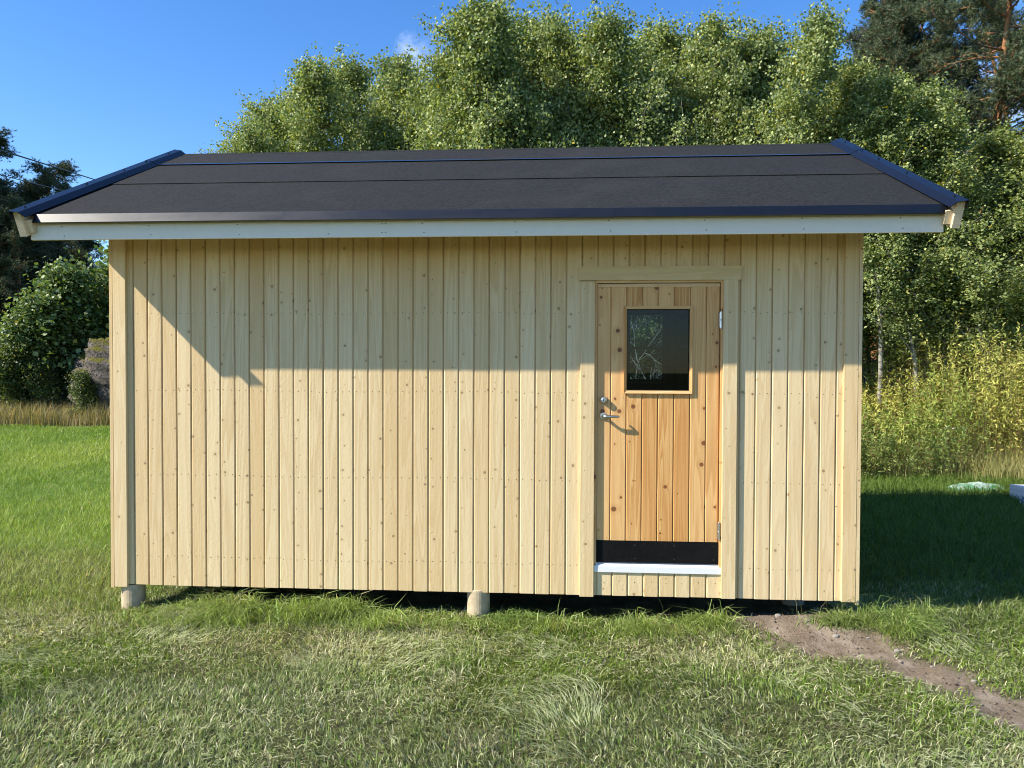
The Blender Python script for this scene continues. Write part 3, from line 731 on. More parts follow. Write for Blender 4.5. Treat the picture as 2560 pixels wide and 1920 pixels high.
ASP = [aspen_variant(11), aspen_variant(12, width=2.1), aspen_variant(13, width=1.8), aspen_variant(14, low=.10, width=2.15, nl=66, colA=(.14, .20, .060), colB=(.45, .49, .19)),
       aspen_variant(15, low=.24, width=1.8, nl=58, colA=(.14, .20, .060), colB=(.43, .46, .165)), aspen_variant(16, low=.27, width=1.85, nl=58, colA=(.135, .195, .060), colB=(.41, .45, .165))]
for t, c in ASP: t.materials.append(M['aspen_bark']); c.materials.append(M['leaf'])
def tree(name, var, x, y, H, base_H, wsc, rz, label, cat, group=None, tname='trunk', cname='crown', sink=0.0):
    e = empty(name, (x, y, gz(x, y)-sink)); e.rotation_euler = (random.gauss(0, .035), random.gauss(0, .035), rz); k = H/base_H; e.scale = (wsc, wsc, k)
    for nm, me in zip((tname, cname), var):
        o = bpy.data.objects.new(nm, me); col.objects.link(o); o.parent = e
    return tag(e, label, cat, group)
S = 2560/2212
LB = 'slender green aspen in the dense row rising behind the shed roof'
rows = [  # photo x, photo y of the top (both at 2212 wide), depth, width scale, variant
 (506, 238, 16.0, .62, 0), (556, 172, 16.4, .68, 2), (608, 140, 17.0, .72, 1), (664, 108, 16.4, .75, 3), (722, 76, 16.6, .78, 0), (778, 52, 16.2, .8, 2), (832, 52, 16.8, .8, 1), (880, 72, 16.0, .78, 3),
 (935, 88, 15.6, .8, 0), (985, 48, 15.4, .85, 1), (1030, 30, 16.4, .85, 2), (1080, 12, 15.6, .85, 3), (1130, -8, 15.0, .9, 0), (1180, 8, 16.2, .85, 1), (1228, -4, 15.4, .85, 3), (1282, -22, 14.9, .9, 2),
 (1330, 2, 16.2, .85, 0), (1385, 2, 15.2, .85, 1), (1432, 18, 16.2, .85, 2), (1478, 5, 15.6, .85, 3), (1528, -2, 15.0, .85, 0), (1575, 40, 16.0, .8, 1), (1620, 38, 15.2, .8, 3), (1662, 42, 14.9, .78, 2), (1700, 95, 15.8, .75, 0), (1745, 185, 15.8, .8, 2), (1815, 250, 15.4, .8, 1),
 (590, 215, 18.2, .9, 3), (690, 155, 18.4, .95, 0), (800, 115, 18.6, 1.0, 1), (905, 125, 18, .95, 2), (1010, 75, 18, 1.0, 3), (1105, 45, 17.6, 1.0, 1), (1205, 35, 17.6, 1.0, 0), (1305, 30, 17.6, 1.0, 2), (1410, 40, 17.6, 1.0, 3), (1505, 40, 17.4, 1.0, 1), (1600, 75, 17.4, .95, 0)]
for i, (u, v, Zd, ws, k) in enumerate(rows):
    p = px(u*S, v*S, Zd); g_ = gz(p[0], p[1])
    tree('aspen_tree', ASP[k], p[0], p[1], p[2]-g_, 8.7, ws*random.uniform(1.05, 1.25), random.uniform(0, 6.28), LB if i < 27 else 'aspen of the second rank filling the gaps between the front aspens behind the roof', 'tree', 'aspens behind the shed' if i < 27 else 'second rank of aspens behind the shed')
LB2 = 'leafy aspen with a pale trunk standing behind the tall yellow weeds'
for (u, v, Zd, ws, k) in ((1712, 110, 14.8, .75, 4), (1770, 220, 14.4, .8, 5), (1838, 205, 14.8, .8, 4), (1905, 140, 14.0, .8, 5), (1985, 200, 13.8, .8, 4), (2060, 225, 14.2, .85, 5), (2135, 250, 13.6, .85, 4), (2205, 225, 14.0, .9, 5), (2290, 190, 14.0, 1.0, 4), (2400, 160, 14.4, 1.0, 5)):
    p = px(u*S, v*S, Zd); g_ = gz(p[0], p[1])
    tree('aspen_tree', ASP[k], p[0], p[1], p[2]-g_, 8.7, ws*random.uniform(1.0, 1.15), random.uniform(0, 6.28), LB2, 'tree', 'aspens behind the weeds')
LB3 = 'dim aspen deeper in the wood behind the first row of aspens'
for (u, v, Zd, ws, k) in ((1000, 120, 19.5, 1.1, 2), (1180, 70, 19.5, 1.1, 0), (1340, 90, 20, 1.1, 1), (1500, 90, 19.5, 1.1, 3), (1640, 150, 19, 1.0, 2), (1760, 290, 18, 1.0, 0), (1880, 300, 18.5, 1.1, 1), (2000, 310, 18, 1.1, 3), (2120, 320, 18.5, 1.1, 2), (2240, 310, 18, 1.1, 0)):
    p = px(u*S, v*S, Zd); g_ = gz(p[0], p[1])
    tree('aspen_tree', ASP[k], p[0], p[1], p[2]-g_, 8.7, ws, random.uniform(0, 6.28), LB3, 'tree', 'aspens deeper in the wood')

# ---- pines
def pine_variant(seed, H=14.0, low=.42, nl=58, spread=2.9, twigs=16, tufts=12, colA=(.045, .072, .036), colB=(.115, .145, .065), lean=.02, tr=.17):
    r = np.random.default_rng(seed); tk = MB(); n = 14; pts = [np.zeros(3)]; d = np.array([lean, 0, 1.0])
    for k in range(n):
        d = d+np.array([r.normal(0, .035), r.normal(0, .035), 0]); d /= np.linalg.norm(d); pts.append(pts[-1]+d*H*.97/n)
    rad = [tr*(1-.88*(k/n)**1.1) for k in range(n+1)]
    tk.tube([np.array([0, 0, -.5])]+pts, [tr*1.3]+rad, 10)
    T = []; D = []
    for k in range(nl):
        f = low+(1-low)*((k+r.random())/nl); s = f*n*.999; j = int(s); base = pts[j]+(pts[j+1]-pts[j])*(s-j)
        g_ = (f-low)/(1-low)
        L = spread*(.35+.75*math.sin(math.pi*min(1, .22+.70*g_)))*r.uniform(.55, 1.15)*(1-.45*g_); az = r.uniform(0, 6.283); el = R(r.uniform(-12, 22)+38*g_**2)
        pl = bend(base, (math.cos(az)*math.cos(el), math.sin(az)*math.cos(el), math.sin(el)), L, 6, .16, r, .05)
        tk.tube(pl, [rad[j]*.36*(1-.85*q/6)+.004 for q in range(7)], 6)
        for q in range(twigs):
            s2 = (.16+.84*r.random()**.8)*6; jj = min(5, int(s2)); p = pl[jj]+(pl[jj+1]-pl[jj])*(s2-jj)
            axd = pl[jj+1]-pl[jj]; axd = axd/np.linalg.norm(axd)
            td = axd*.6+r.normal(0, .6, 3); td[2] += .25; td /= np.linalg.norm(td); tl = r.uniform(.2, .5)
            e = p+td*tl; tk.tube([p, e], [.012, .005], 4, False)
            for z in range(tufts):
                c = p+(e-p)*r.uniform(.3, 1.05)+r.normal(0, .10, 3); dd = td+r.normal(0, .5, 3)+np.array([0, 0, .5]); T.append(c); D.append(dd/np.linalg.norm(dd))
    T = np.array(T); D = np.array(D); nn = 16; m = len(T)
    c = np.repeat(T, nn, 0); a = np.repeat(D, nn, 0)
    dirs = r.normal(size=(m*nn, 3)); dirs /= np.linalg.norm(dirs, axis=1)[:, None]; dirs = dirs+a*.75; dirs /= np.linalg.norm(dirs, axis=1)[:, None]
    base = c+a*r.uniform(-.05, .07, (m*nn, 1)); L = r.uniform(.07, .125, (m*nn, 1)); sd = np.cross(dirs, r.normal(size=(m*nn, 3))); sd /= np.linalg.norm(sd, axis=1)[:, None]
    V = np.stack([base-sd*.0085, base+sd*.0085, base+dirs*L], 1).reshape(-1, 3); F = np.arange(m*nn*3).reshape(-1, 3)
    f = np.repeat(r.random((m, 1)), nn*3, 0); C = np.array(colA)*(1-f)+np.array(colB)*f
    return tk.mesh('trunk', smooth=True), tri_mesh('crown', V, F, C)
PIN = [pine_variant(21), pine_variant(22, nl=56, spread=2.5, low=.30)]
for t, c in PIN: t.materials.append(M['pine_bark']); c.materials.append(M['needle'])
for (u, v, Zd, ws, k, lab) in ((2092, -190, 22, 1.08, 0, 'tall old pine with a bare orange trunk rising above the aspens'),
                               (1900, -70, 25, 1.1, 1, 'tall dark green pine rising between the aspens and the bare orange trunk'),
                               (1822, 40, 27, .9, 1, 'shorter blue-green pine at the edge of the tall pines'),
                               (2255, -30, 24, 1.0, 1, 'dark pine half hidden at the end of the aspen wood'),
                               (2010, 20, 29, 1.0, 0, 'far pine standing behind the two tall pines'),
                               (1858, -10, 23.5, .95, 0, 'broad dark pine closing the gap beside the aspen row'),
                               (2035, -140, 26, 1.15, 1, 'dense tall pine crowding the orange-trunked pine from behind')):
    p = px(u*S, v*S, Zd); g_ = gz(p[0], p[1]); tree('pine_tree', PIN[k], p[0], p[1], p[2]-g_, 14.0, ws, random.uniform(0, 6.28), lab, 'tree', 'pines beyond the aspens')
for (u, v, Zd, ws, k, rz) in ((-70, 270, 27, 1.15, 1, .4), (30, 325, 26, 1.0, 1, 2.1), (88, 385, 27, .85, 1, 4.0), (-190, 300, 25, 1.1, 1, 1.0), (5, 345, 24.5, .9, 1, 5.5), (-25, 350, 25.5, .95, 0, 2.2), (55, 372, 25.0, .85, 0, .9), (20, 420, 23.8, .8, 1, 3.6), (-330, 320, 26, 1.0, 0, 1.3), (-480, 290, 27, 1.1, 1, 4.4), (180, 470, 31, .8, 1, 5.2), (10, 400, 31, 1.0, 1, 3.0), (-30, 470, 29, .9, 0, .2), (75, 500, 30, .9, 1, 1.7)):
    p = px(u*S, v*S, Zd); g_ = gz(p[0], p[1]); tree('pine_tree', PIN[k], p[0], p[1], p[2]-g_, 14.0, ws*.85, rz, 'dark pine standing behind the bushes and the mossy rock', 'tree', 'dark pines by the rock')

# ---- bushes left of the shed
BUS = [aspen_variant(31, H=3.2, low=.03, width=1.0, nl=46, twigs=12, per=26, lsize=.085, colA=(.085, .15, .045), colB=(.25, .31, .12), trunk_r=.035, clump=.17),
       aspen_variant(32, H=2.2, low=.02, width=.85, nl=34, twigs=11, per=24, lsize=.075, colA=(.07, .11, .03), colB=(.15, .18, .06), trunk_r=.025, clump=.16)]
for t, c in BUS: t.materials.append(M['aspen_bark']); c.materials.append(M['leaf'])
for (u, vt, Zd, k, ws, lab) in ((228, 490, 21.6, 0, 1.45, 'tall glossy green birch bush growing against the mossy rock'),
                                (125, 600, 21.2, 0, 1.35, 'mid green bush growing between the birch bush and the thicket'),
                                (40, 655, 20.4, 0, 1.3, 'loose green bush at the edge of the thicket under the pines'),
                                (-60, 600, 21, 0, 1.1, 'green bush further along the thicket under the pines'),
                                (30, 760, 19.7, 1, .9, 'low pale green shrub with upright shoots by the dry grass'),
                                (95, 790, 19.8, 1, .7, 'low dark shrub between the dry grass and the rock'),
                                (300, 560, 22, 0, 1.1, 'green bush growing behind the mossy rock'),
                                (-170, 610, 21, 0, 1.1, 'green bush under the pines beyond the thicket'), (-290, 600, 21.4, 0, 1.2, 'green bush under the outermost dark pine'),
                                (178, 815, 19.1, 1, .6, 'small leafy shrub growing against the foot of the mossy rock'),
                                (400, 600, 22, 0, 1.2, 'green bush hidden behind the shed next to the rock')):
    p = px(u*S, vt*S, Zd); g_ = gz(p[0], p[1]); b = (3.2, 2.2)[k]; Hh = p[2]-g_
    tree('leafy_bush', BUS[k], p[0], p[1], Hh, b, ws*(.7+.3*Hh/b), random.uniform(0, 6.28), lab, 'bush', 'bushes by the rock', 'stem', 'foliage')
# ---- mossy rock outcrop
p = px(258*S, 880*S, 19.8)
def boulder(cx, cy, cz, sx, sy, sz, seed, n=40):
    m = MB(); v = []; f = []
    for i in range(n):
        th = math.pi*i/(n-1)
        for j in range(n):
            ph = 2*math.pi*j/n
            d = np.array([math.sin(th)*math.cos(ph), math.sin(th)*math.sin(ph), math.cos(th)])
            q = np.sign(d)*np.abs(d)**.75
            a = 1+.42*(float(fbm(q[0]*1.3+q[2]*.7, q[1]*1.3-q[2]*.9, 2.2, seed, 5))-.5)+.16*(float(vnoise(q[0]*9+q[2]*5, q[1]*9+q[2]*7, 1, seed+3))-.5)
            v.append((cx+q[0]*sx*a, cy+q[1]*sy*a, cz+q[2]*sz*a))
    for i in range(n-1):
        for j in range(n): f.append((i*n+j, i*n+(j+1) % n, (i+1)*n+(j+1) % n, (i+1)*n+j))
    return m.add(v, f)
tag(boulder(p[0]+.15, p[1]+.5, gz(p[0], p[1])+.75, 1.5, 1.2, 1.45, 3, 56).build('rock_outcrop', M['rock'], smooth=True), 'rough grey rock outcrop with yellow-green moss along its top', 'rock')
tag(boulder(p[0]-1.0, p[1]-.2, gz(p[0], p[1])+.02, .55, .4, .33, 8, 20).build('boulder', M['rock'], smooth=True), 'low grey boulder at the foot of the mossy rock', 'rock')

# ---- bare pale shrub behind the shed, seen through both windows
r_ = np.random.default_rng(5); sh = MB(); bx, by = 4.38, 5.3; bz = gz(bx, by)
def branch(p, d, L, rad, lev):
    pl = bend(p, d, L, 6, .22, r_, -.03 if lev else .02); sh.tube(pl, [rad*(1-.7*k/6) for k in range(7)], 5)
    if lev < 3:
        for k in range(5 if lev < 2 else 3):
            j = r_.integers(1, 6); dd = (pl[j+1 if j < 6 else 6]-pl[j-1]); dd = dd/np.linalg.norm(dd)+r_.normal(0, .65, 3); branch(pl[j], dd, L*r_.uniform(.4, .62), rad*.55, lev+1)
for k in range(4): branch(np.array([bx+.05*k-.1, by+.04*k, bz]), (r_.normal(0, .22), r_.normal(0, .15), 1), r_.uniform(1.9, 2.5), .021, 0)
tag(sh.build('bare_shrub', M['pale_bark'], smooth=True), 'leafless pale-branched shrub seen through the door window and rear window', 'shrub')

# ------------------------------------------------------------------ grass
def blades(x, y, L, W, az, lean0, lean1, C, z=None, seed=0, taper=.75):
    n = len(x); r = np.random.default_rng(seed)
    z = ground(x, y)-.004 if z is None else z
    p = np.stack([x, y, z], 1); d = np.stack([np.cos(az), np.sin(az), 0*az], 1); upv = np.array([0, 0, 1.0])
    s0 = az+math.pi/2+r.normal(0, .5, n); s = np.stack([np.cos(s0), np.sin(s0), r.normal(0, .25, n)], 1)
    L = L[:, None]; W = W[:, None]/2
    m = p+L*.5*(np.sin(lean0)[:, None]*d+np.cos(lean0)[:, None]*upv)
    t = m+L*.5*(np.sin(lean1)[:, None]*d+np.cos(lean1)[:, None]*upv)
    t[:, 2] = np.maximum(t[:, 2], p[:, 2]+.003)
    V = np.stack([p-s*W, p+s*W, m-s*W*taper, m+s*W*taper, t], 1).reshape(-1, 3)
    i = np.arange(n)[:, None]*5
    F = np.concatenate([np.concatenate([i, i+1, i+3], 1), np.concatenate([i, i+3, i+2], 1), np.concatenate([i+2, i+3, i+4], 1)])
    return V, F, np.repeat(C, 5, 0)
def in_view(x, y, mg=.9):
    d = np.stack([x, y, np.full_like(x, -.15)], 1)-CAM; Z = d@fw; U = d@rt; Vv = d@up
    return (Z > .5) & (np.abs(U) < Z*1280/FPX+mg) & (-Vv < Z*960/FPX+.7)
def join(parts):
    vo = 0; Vs, Fs, Cs = [], [], []
    for V, F, C in parts: Vs.append(V); Fs.append(F+vo); Cs.append(C); vo += len(V)
    return np.concatenate(Vs), np.concatenate(Fs), np.concatenate(Cs)
def lerp(a, b, t): return np.array(a)*(1-t[:, None])+np.array(b)*t[:, None]
r = np.random.default_rng(42)
# near mown lawn: short lying blades combed in patches
n = 560000
x = r.uniform(-2.2, 8.2, n); y = r.uniform(-3.0, 1.0, n)
br = bare(x, y); keep = in_view(x, y) & (r.random(n) > br*1.02-.01) & ~((x > .75) & (x < 5.1) & (y > .16)) & ~((x > -.2) & (x <= .75) & (y > .9))
keep &= r.random(n) < (.55+.45*sstep(.30, .55, fbm(x, y, 3.5, 11)))*(1-sstep(-.2, 1.0, y)*(x < 2))
x = x[keep]; y = y[keep]; n = len(x)
flow = 6.28*fbm(x, y, .85, 21, 2)*1.6-1.0
az = flow+r.normal(0, 1.25, n)
Lh = (.030+.052*r.random(n)**1.5)*(.7+.6*fbm(x, y, 1.6, 23))
lay = sstep(.35, .65, fbm(x, y, 1.3, 25))
l0 = R(46)+lay*R(26)+r.normal(0, .30, n); l1 = l0+R(22)+r.random(n)*R(35)
up_ = r.random(n) < .13; l0[up_] = r.uniform(.05, .5, up_.sum()); l1[up_] = l0[up_]+.5
grey = sstep(.38, .62, fbm(x, y, .55, 31)+.35*sstep(-.9, -2.2, y)-.10)
dry = sstep(.50, .66, fbm(x, y, 1.0, 33)+.20*np.exp(-(((x-3.9)/.8)**2+((y+.55)/.3)**2))+.16*sstep(.2, -1.4, x))
C = lerp((.195, .28, .045), (.27, .315, .125), grey)
f = r.random(n); C = C*(1-.35*dry[:, None])+np.array((.56, .49, .29))*(.35*dry[:, None])
straw = r.random(n) < (.10+.28*dry); C[straw] = np.array((.72, .66, .44))*r.uniform(.7, 1.1, (straw.sum(), 1))
C = C*(.72+.55*fbm(x, y, 2.3, 35))[:, None]*r.uniform(.55, 1.4, (n, 1)); dk = r.random(n) < .30; C[dk] *= .42; gn = r.random(n) < .12; C[gn] = np.array((.17, .29, .045))*r.uniform(.7, 1.2, (gn.sum(), 1)); pl_ = r.random(n) < .07; C[pl_] = np.array((.58, .60, .38))*r.uniform(.75, 1.1, (pl_.sum(), 1))
parts = [blades(x, y, Lh, .0038+.0032*r.random(n), az, l0, l1, C, seed=1)]
# longer pale tufts lying on the mown lawn
n = 26000; x = r.uniform(-1.5, 7.5, n); y = r.uniform(-2.9, -.35, n); k = in_view(x, y) & (fbm(x, y, 1.9, 41) > .56) & (bare(x, y) < .3); x = x[k]; y = y[k]; n = len(x)
az = 6.28*fbm(x, y, .9, 43, 2)*1.4+r.normal(0, .3, n)
C = lerp((.40, .46, .22), (.56, .58, .37), r.random(n))
parts.append(blades(x, y, r.uniform(.06, .14, n), .0035+.0025*r.random(n), az, np.full(n, R(62))+r.normal(0, .15, n), np.full(n, R(84))+r.normal(0, .1, n), C, z=ground(x, y)+.008, seed=2))
n = 26000; x = r.uniform(-2.2, 7.8, n); y = r.uniform(-2.95, -.15, n); k = in_view(x, y) & (r.random(n) < sstep(.38, .62, fbm(x, y, 1.4, 47))) & (bare(x, y) < .6); x = x[k]; y = y[k]; n = len(x)
C = lerp((.30, .35, .15), (.56, .55, .35), r.random(n))
parts.append(blades(x, y, r.uniform(.025, .075, n), .0030+.0028*r.random(n), r.uniform(0, 6.28, n), R(78)+r.normal(0, .12, n), R(92)+r.normal(0, .12, n), C, z=ground(x, y)+r.uniform(.012, .034, n), seed=12))
lw = link_mesh('lawn_grass', tri_mesh('lawn_grass', *join(parts)), M['blade']); tag(lw, 'short mown grass with dry flattened patches in front of the shed', 'grass', kind='stuff')
# long drooping fringe along the foot of the wall
n = 24000; x = r.uniform(-.15, 5.6, n); yb = r.normal(-.13, .11, n)
dens = (.25+.75*sstep(.35, .6, fbm(x, x*0, 1.6, 51)))*np.where((x > 4.28) & (x < 4.88), .05, 1)*np.where(x < .12, .35, 1); k = (r.random(n) < dens) & (bare(x, yb) < .75) & (yb < .14); x = x[k]; y = yb[k]; n = len(x)
tuft = sstep(.45, .7, fbm(x, y, 3.4, 53)); L = r.uniform(.11, .30, n)*(.5+.8*tuft)
az = np.where(r.random(n) < .65, -math.pi/2+r.normal(0, .7, n), r.uniform(0, 6.28, n)); az = az+1.2*(fbm(x, y, 2.2, 55)-.5)
C = lerp((.22, .33, .07), (.38, .46, .17), r.random(n))*r.uniform(.65, 1.25, (n, 1)); s_ = r.random(n) < .07; C[s_] = (.5, .45, .27)
parts = [blades(x, y, L, .0042+.003*r.random(n), az, R(15)+r.random(n)*R(45), R(70)+r.random(n)*R(45), C, seed=3)]
# a pale fallen clump by the left pillar and a tuft at the right corner
for (cx, cy, m, Lm, cA, cB, aj) in ((.42, -.17, 420, .20, (.36, .40, .24), (.46, .48, .32), .55), (4.98, -.10, 700, .14, (.20, .28, .07), (.30, .35, .14), 9), (.75, -.02, 500, .18, (.17, .25, .05), (.27, .33, .1), 1.0), (2.75, -.06, 600, .17, (.15, .24, .05), (.25, .33, .1), 2), (4.05, -.04, 500, .15, (.18, .27, .05), (.28, .35, .1), 9)):
    xx = cx+r.normal(0, .10, m); yy = cy+r.normal(0, .05, m)
    parts.append(blades(xx, yy, r.uniform(.5, 1.15, m)*Lm, .004+.003*r.random(m), -math.pi/2+r.normal(0, aj, m), R(20)+r.random(m)*R(40), R(75)+r.random(m)*R(40), lerp(cA, cB, r.random(m)), seed=4))
m = 14; xx = r.uniform(.3, 5.8, m); yy = r.uniform(-.25, 0, m)
parts.append(blades(xx, yy, r.uniform(.2, .32, m), np.full(m, .004), r.uniform(0, 6.28, m), r.uniform(.05, .3, m), r.uniform(.2, .7, m), lerp((.2, .22, .08), (.35, .32, .18), r.random(m)), seed=5))
fo = link_mesh('long_grass', tri_mesh('long_grass', *join(parts)), M['blade']); tag(fo, 'long uncut green grass drooping along the foot of the shed wall', 'grass', kind='stuff')
# lawn left of the shed, running back to the dry grass
n = 380000; y = -.9+14.0*r.random(n)**1.5; x = r.uniform(-15.5, .2, n); k = in_view(x, y, 2.5) & ~((x > -.2) & (y < 3.3)) & (r.random(n) < sstep(-.9, 1.0, y)) & ~((x > -.35) & (y < .2)); x = x[k]; y = y[k]; n = len(x)
g1 = fbm(x, y, .8, 61); g2 = sstep(.3, .7, fbm(x, y, .35, 63)); near = 1-sstep(-.2, 3.2, y+.9*(fbm(x, y, .9, 67)-.5)*2)
C = lerp((.19, .31, .05), (.38, .46, .10), np.clip(g2+r.normal(0, .2, n), 0, 1)); C = C*(1-.55*near[:, None])+np.array((.36, .38, .16))*(.55*near[:, None])
C = C*r.uniform(.65, 1.25, (n, 1)); s_ = r.random(n) < .06; C[s_] = (.5, .46, .24)
sz = 1+.09*y
parts = [blades(x, y, r.uniform(.04, .11, n)*(.6+.8*g1), .0045*sz, r.uniform(0, 6.28, n), R(10)+r.random(n)*R(40), R(35)+r.random(n)*R(45), C, seed=6)]
lf = link_mesh('lawn_grass', tri_mesh('lawn_grass', *join(parts)), M['blade']); tag(lf, 'bright green lawn grass stretching back beside the left gable', 'grass', kind='stuff')
# rough grass in the shade right of the shed
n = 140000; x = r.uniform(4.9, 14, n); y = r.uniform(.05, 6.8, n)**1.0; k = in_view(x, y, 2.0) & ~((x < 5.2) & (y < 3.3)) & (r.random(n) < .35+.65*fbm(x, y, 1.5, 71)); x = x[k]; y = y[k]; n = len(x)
C = lerp((.09, .155, .025), (.16, .22, .05), r.random(n))*r.uniform(.7, 1.2, (n, 1))  # blade colour darkened so the shed's shadow reads deeper here
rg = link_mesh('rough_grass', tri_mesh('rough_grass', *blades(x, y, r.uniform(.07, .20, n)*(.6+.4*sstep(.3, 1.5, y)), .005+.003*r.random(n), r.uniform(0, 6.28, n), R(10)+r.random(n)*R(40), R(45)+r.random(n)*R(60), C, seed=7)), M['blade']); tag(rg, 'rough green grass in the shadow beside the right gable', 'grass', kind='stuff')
# dry strip at the end of the lawn
n = 56000; y = r.uniform(12.3, 14.6, n); x = r.uniform(-21, 1.0, n); k = in_view(x, y, 5.0); x = x[k]; y = y[k]; n = len(x)
C = lerp((.36, .29, .14), (.56, .46, .26), r.random(n))*r.uniform(.6, 1.1, (n, 1)); s_ = r.random(n) < .16; C[s_] = (.12, .15, .04)
dg = link_mesh('dry_grass', tri_mesh('dry_grass', *blades(x, y, r.uniform(.3, .85, n)*(.6+.6*fbm(x, y, .7, 81)), .007+.006*r.random(n), r.uniform(0, 6.28, n), r.uniform(.02, .35, n), r.uniform(.2, .9, n), C, seed=8)), M['blade']); tag(dg, 'strip of tall straw-coloured dry grass between the lawn and the bushes', 'grass', kind='stuff')

# ------------------------------------------------------------------ tall weeds right of the shed
def weeds(n, xr, yr, hr, colA, colB, seed, nleaf=46, lsz=.085, keepf=None, spike=.25):
    r = np.random.default_rng(seed); x = r.uniform(*xr, n); y = r.uniform(*yr, n)
    k = in_view(x, y, 3.0)
    if keepf is not None: k &= keepf(x, y, r)
    x = x[k]; y = y[k]; n = len(x); z = ground(x, y)
    H = r.uniform(*hr, n)*(.55+.75*fbm(x, y, .9, seed)+.22*sstep(7.5, 11.5, x))*(.55+.60*sstep(8.0, 10.8, x))*np.where(r.random(n) < .06, 1.3, 1)
    lx = r.normal(0, .16, n); ly = r.normal(0, .12, n)
    # stems
    base = np.stack([x, y, z-.02], 1); tip = base+np.stack([lx*H, ly*H, H], 1)
    s = np.stack([np.full(n, .005), np.zeros(n), np.zeros(n)], 1)
    V1 = np.stack([base-s, base+s, tip], 1).reshape(-1, 3); F1 = np.arange(n*3).reshape(-1, 3)
    C1 = np.repeat(lerp((.16, .13, .05), (.26, .16, .07), r.random(n)), 3, 0)
    t = r.random((n, nleaf))**.8; P = base[:, None, :]+(tip-base)[:, None, :]*t[..., None]
    P = (P+r.normal(0, .030, P.shape)*(1.15-t[..., None])).reshape(-1, 3)
    f = np.repeat(np.clip(r.normal(0, .18, n)+fbm(x, y, .9, seed+5)*1.3-.15, 0, 1), nleaf)
    V2, F2, C2 = leaves(P, lsz, .1, -.55, (1, 1, 1), (1, 1, 1), seed, .27, 0)
    cc = lerp(colA, colB, np.clip(f+r.normal(0, .22, len(f)), 0, 1))*r.uniform(.65, 1.25, (len(f), 1)); br_ = r.random(len(f)) < .06; cc[br_] = (.22, .12, .05)
    # seed spikes
    ns = int(n*spike); q = tip[:ns]; m = 26; tt = r.random((ns, m)); Q = (q[:, None, :]-(tip-base)[:ns, None, :]*.26*tt[..., None]+r.normal(0, .018, (ns, m, 3))).reshape(-1, 3)
    V3, F3, _ = leaves(Q, .028, .2, 0, seed=seed+1, asp=.7); C3 = np.repeat(lerp((.20, .19, .06), (.30, .23, .11), r.random(len(Q))), 4, 0)
    return join([(V1, F1, C1), (V2, F2, np.repeat(cc, 4, 0)), (V3, F3, C3)])
wy = weeds(2700, (5.0, 15.0), (7.0, 10.4), (1.25, 2.0), (.27, .37, .085), (.64, .60, .17), 91, 50, .075, lambda x, y, r: r.random(len(x)) < .45+.55*sstep(7.6, 9.2, x), .4)
wo_ = link_mesh('tall_weeds', tri_mesh('tall_weeds', *wy), M['weed']); tag(wo_, 'thicket of tall yellowing weeds with seed spikes below the aspens', 'weeds', kind='stuff')
wg = weeds(800, (5.0, 9.6), (6.4, 8.6), (.75, 1.35), (.16, .23, .06), (.29, .34, .10), 95, 60, .062, lambda x, y, r: r.random(len(x)) < 1-.85*sstep(8.2, 9.4, x), .1)
wo2 = link_mesh('green_weeds', tri_mesh('green_weeds', *wg), M['weed']); tag(wo2, 'lower green weeds in front of the yellow weeds by the right gable', 'weeds', kind='stuff')
n = 36000; x = r.uniform(4.8, 15, n); y = r.uniform(6.0, 8.3, n); k = in_view(x, y, 3.0) & (r.random(n) < sstep(.35, .62, fbm(x, y, 1.1, 73)+.15*(y > 7))); x = x[k]; y = y[k]; n = len(x)
C = lerp((.21, .25, .065), (.46, .40, .18), np.clip(r.random(n)*.7+.4*sstep(6.5, 8.5, x)-.1, 0, 1))*r.uniform(.65, 1.15, (n, 1))
tg = link_mesh('tall_grass', tri_mesh('tall_grass', *blades(x, y, r.uniform(.22, .62, n)*(.6+.4*sstep(6, 7.4, y)), .005+.004*r.random(n), r.uniform(0, 6.28, n), r.uniform(.03, .4, n), r.uniform(.3, 1.1, n), C, seed=9)), M['blade']); tag(tg, 'tall seeding grass at the front edge of the weeds', 'grass', kind='stuff')
# yarrow heads
p = on_ground(2380, 1130) if False else px(2390, 1072, 12.7)
yw = MB()
for k in range(11):
    c = np.array([p[0]+random.gauss(0, .13), p[1]+random.gauss(0, .08), p[2]+random.gauss(0, .06)])
    g_ = gz(c[0], c[1]); yw.tube([(c[0]+.03, c[1], g_), tuple(c)], .003, 4)
    yw.lathe(c, (random.gauss(0, .15), -.25, 1), [(-.008, .008), (0, .035), (.008, .033), (.012, .012)], 9)
tag(yw.build('white_yarrow', plain('yarrow_white', (.75, .74, .68), .8, .2)), 'cluster of small white flower heads among the yellow weeds', 'flowers', kind='stuff')

# ------------------------------------------------------------------ small things
g = G('printed_bag_green'); co = g.n('TexCoord').outputs['Object']
vo = g.n('TexBrick', {'Vector': g.vmap(co, (1, 1, 1), (.1, .07, 0)), 'Color1': (.60, .66, .63, 1), 'Color2': (.05, .27, .11, 1), 'Mortar': (.35, .5, .48, 1), 'Scale': 5.0, 'Mortar Size': .02, 'Brick Width': .55, 'Row Height': .5, 'Bias': .25})
nn_ = g.noise(co, 9, 4, .6)
M['bag'] = g.done(g.bsdf(vo.outputs[0], .35, .5, normal=g.bump(nn_, .6, .04)))
b = on_ground(2440, 1222)
tag(lump('plastic_bag', b[0], b[1], .42, .22, .12, M['bag'], 12, nx=40, ny=24, rough=.3, rot=.1), 'green and white printed plastic bag lying at the edge of the shadow', 'bag')
b = on_ground(2575, 1252)
pk = empty('wrapped_pack', (b[0], b[1], gz(b[0], b[1]))); tag(pk, 'white and blue wrapped pack lying in the shade near the green bag', 'pack')
wp = worn('pack_white', (.68, .70, .76), .45, .5, 0, 30, .2, .1)
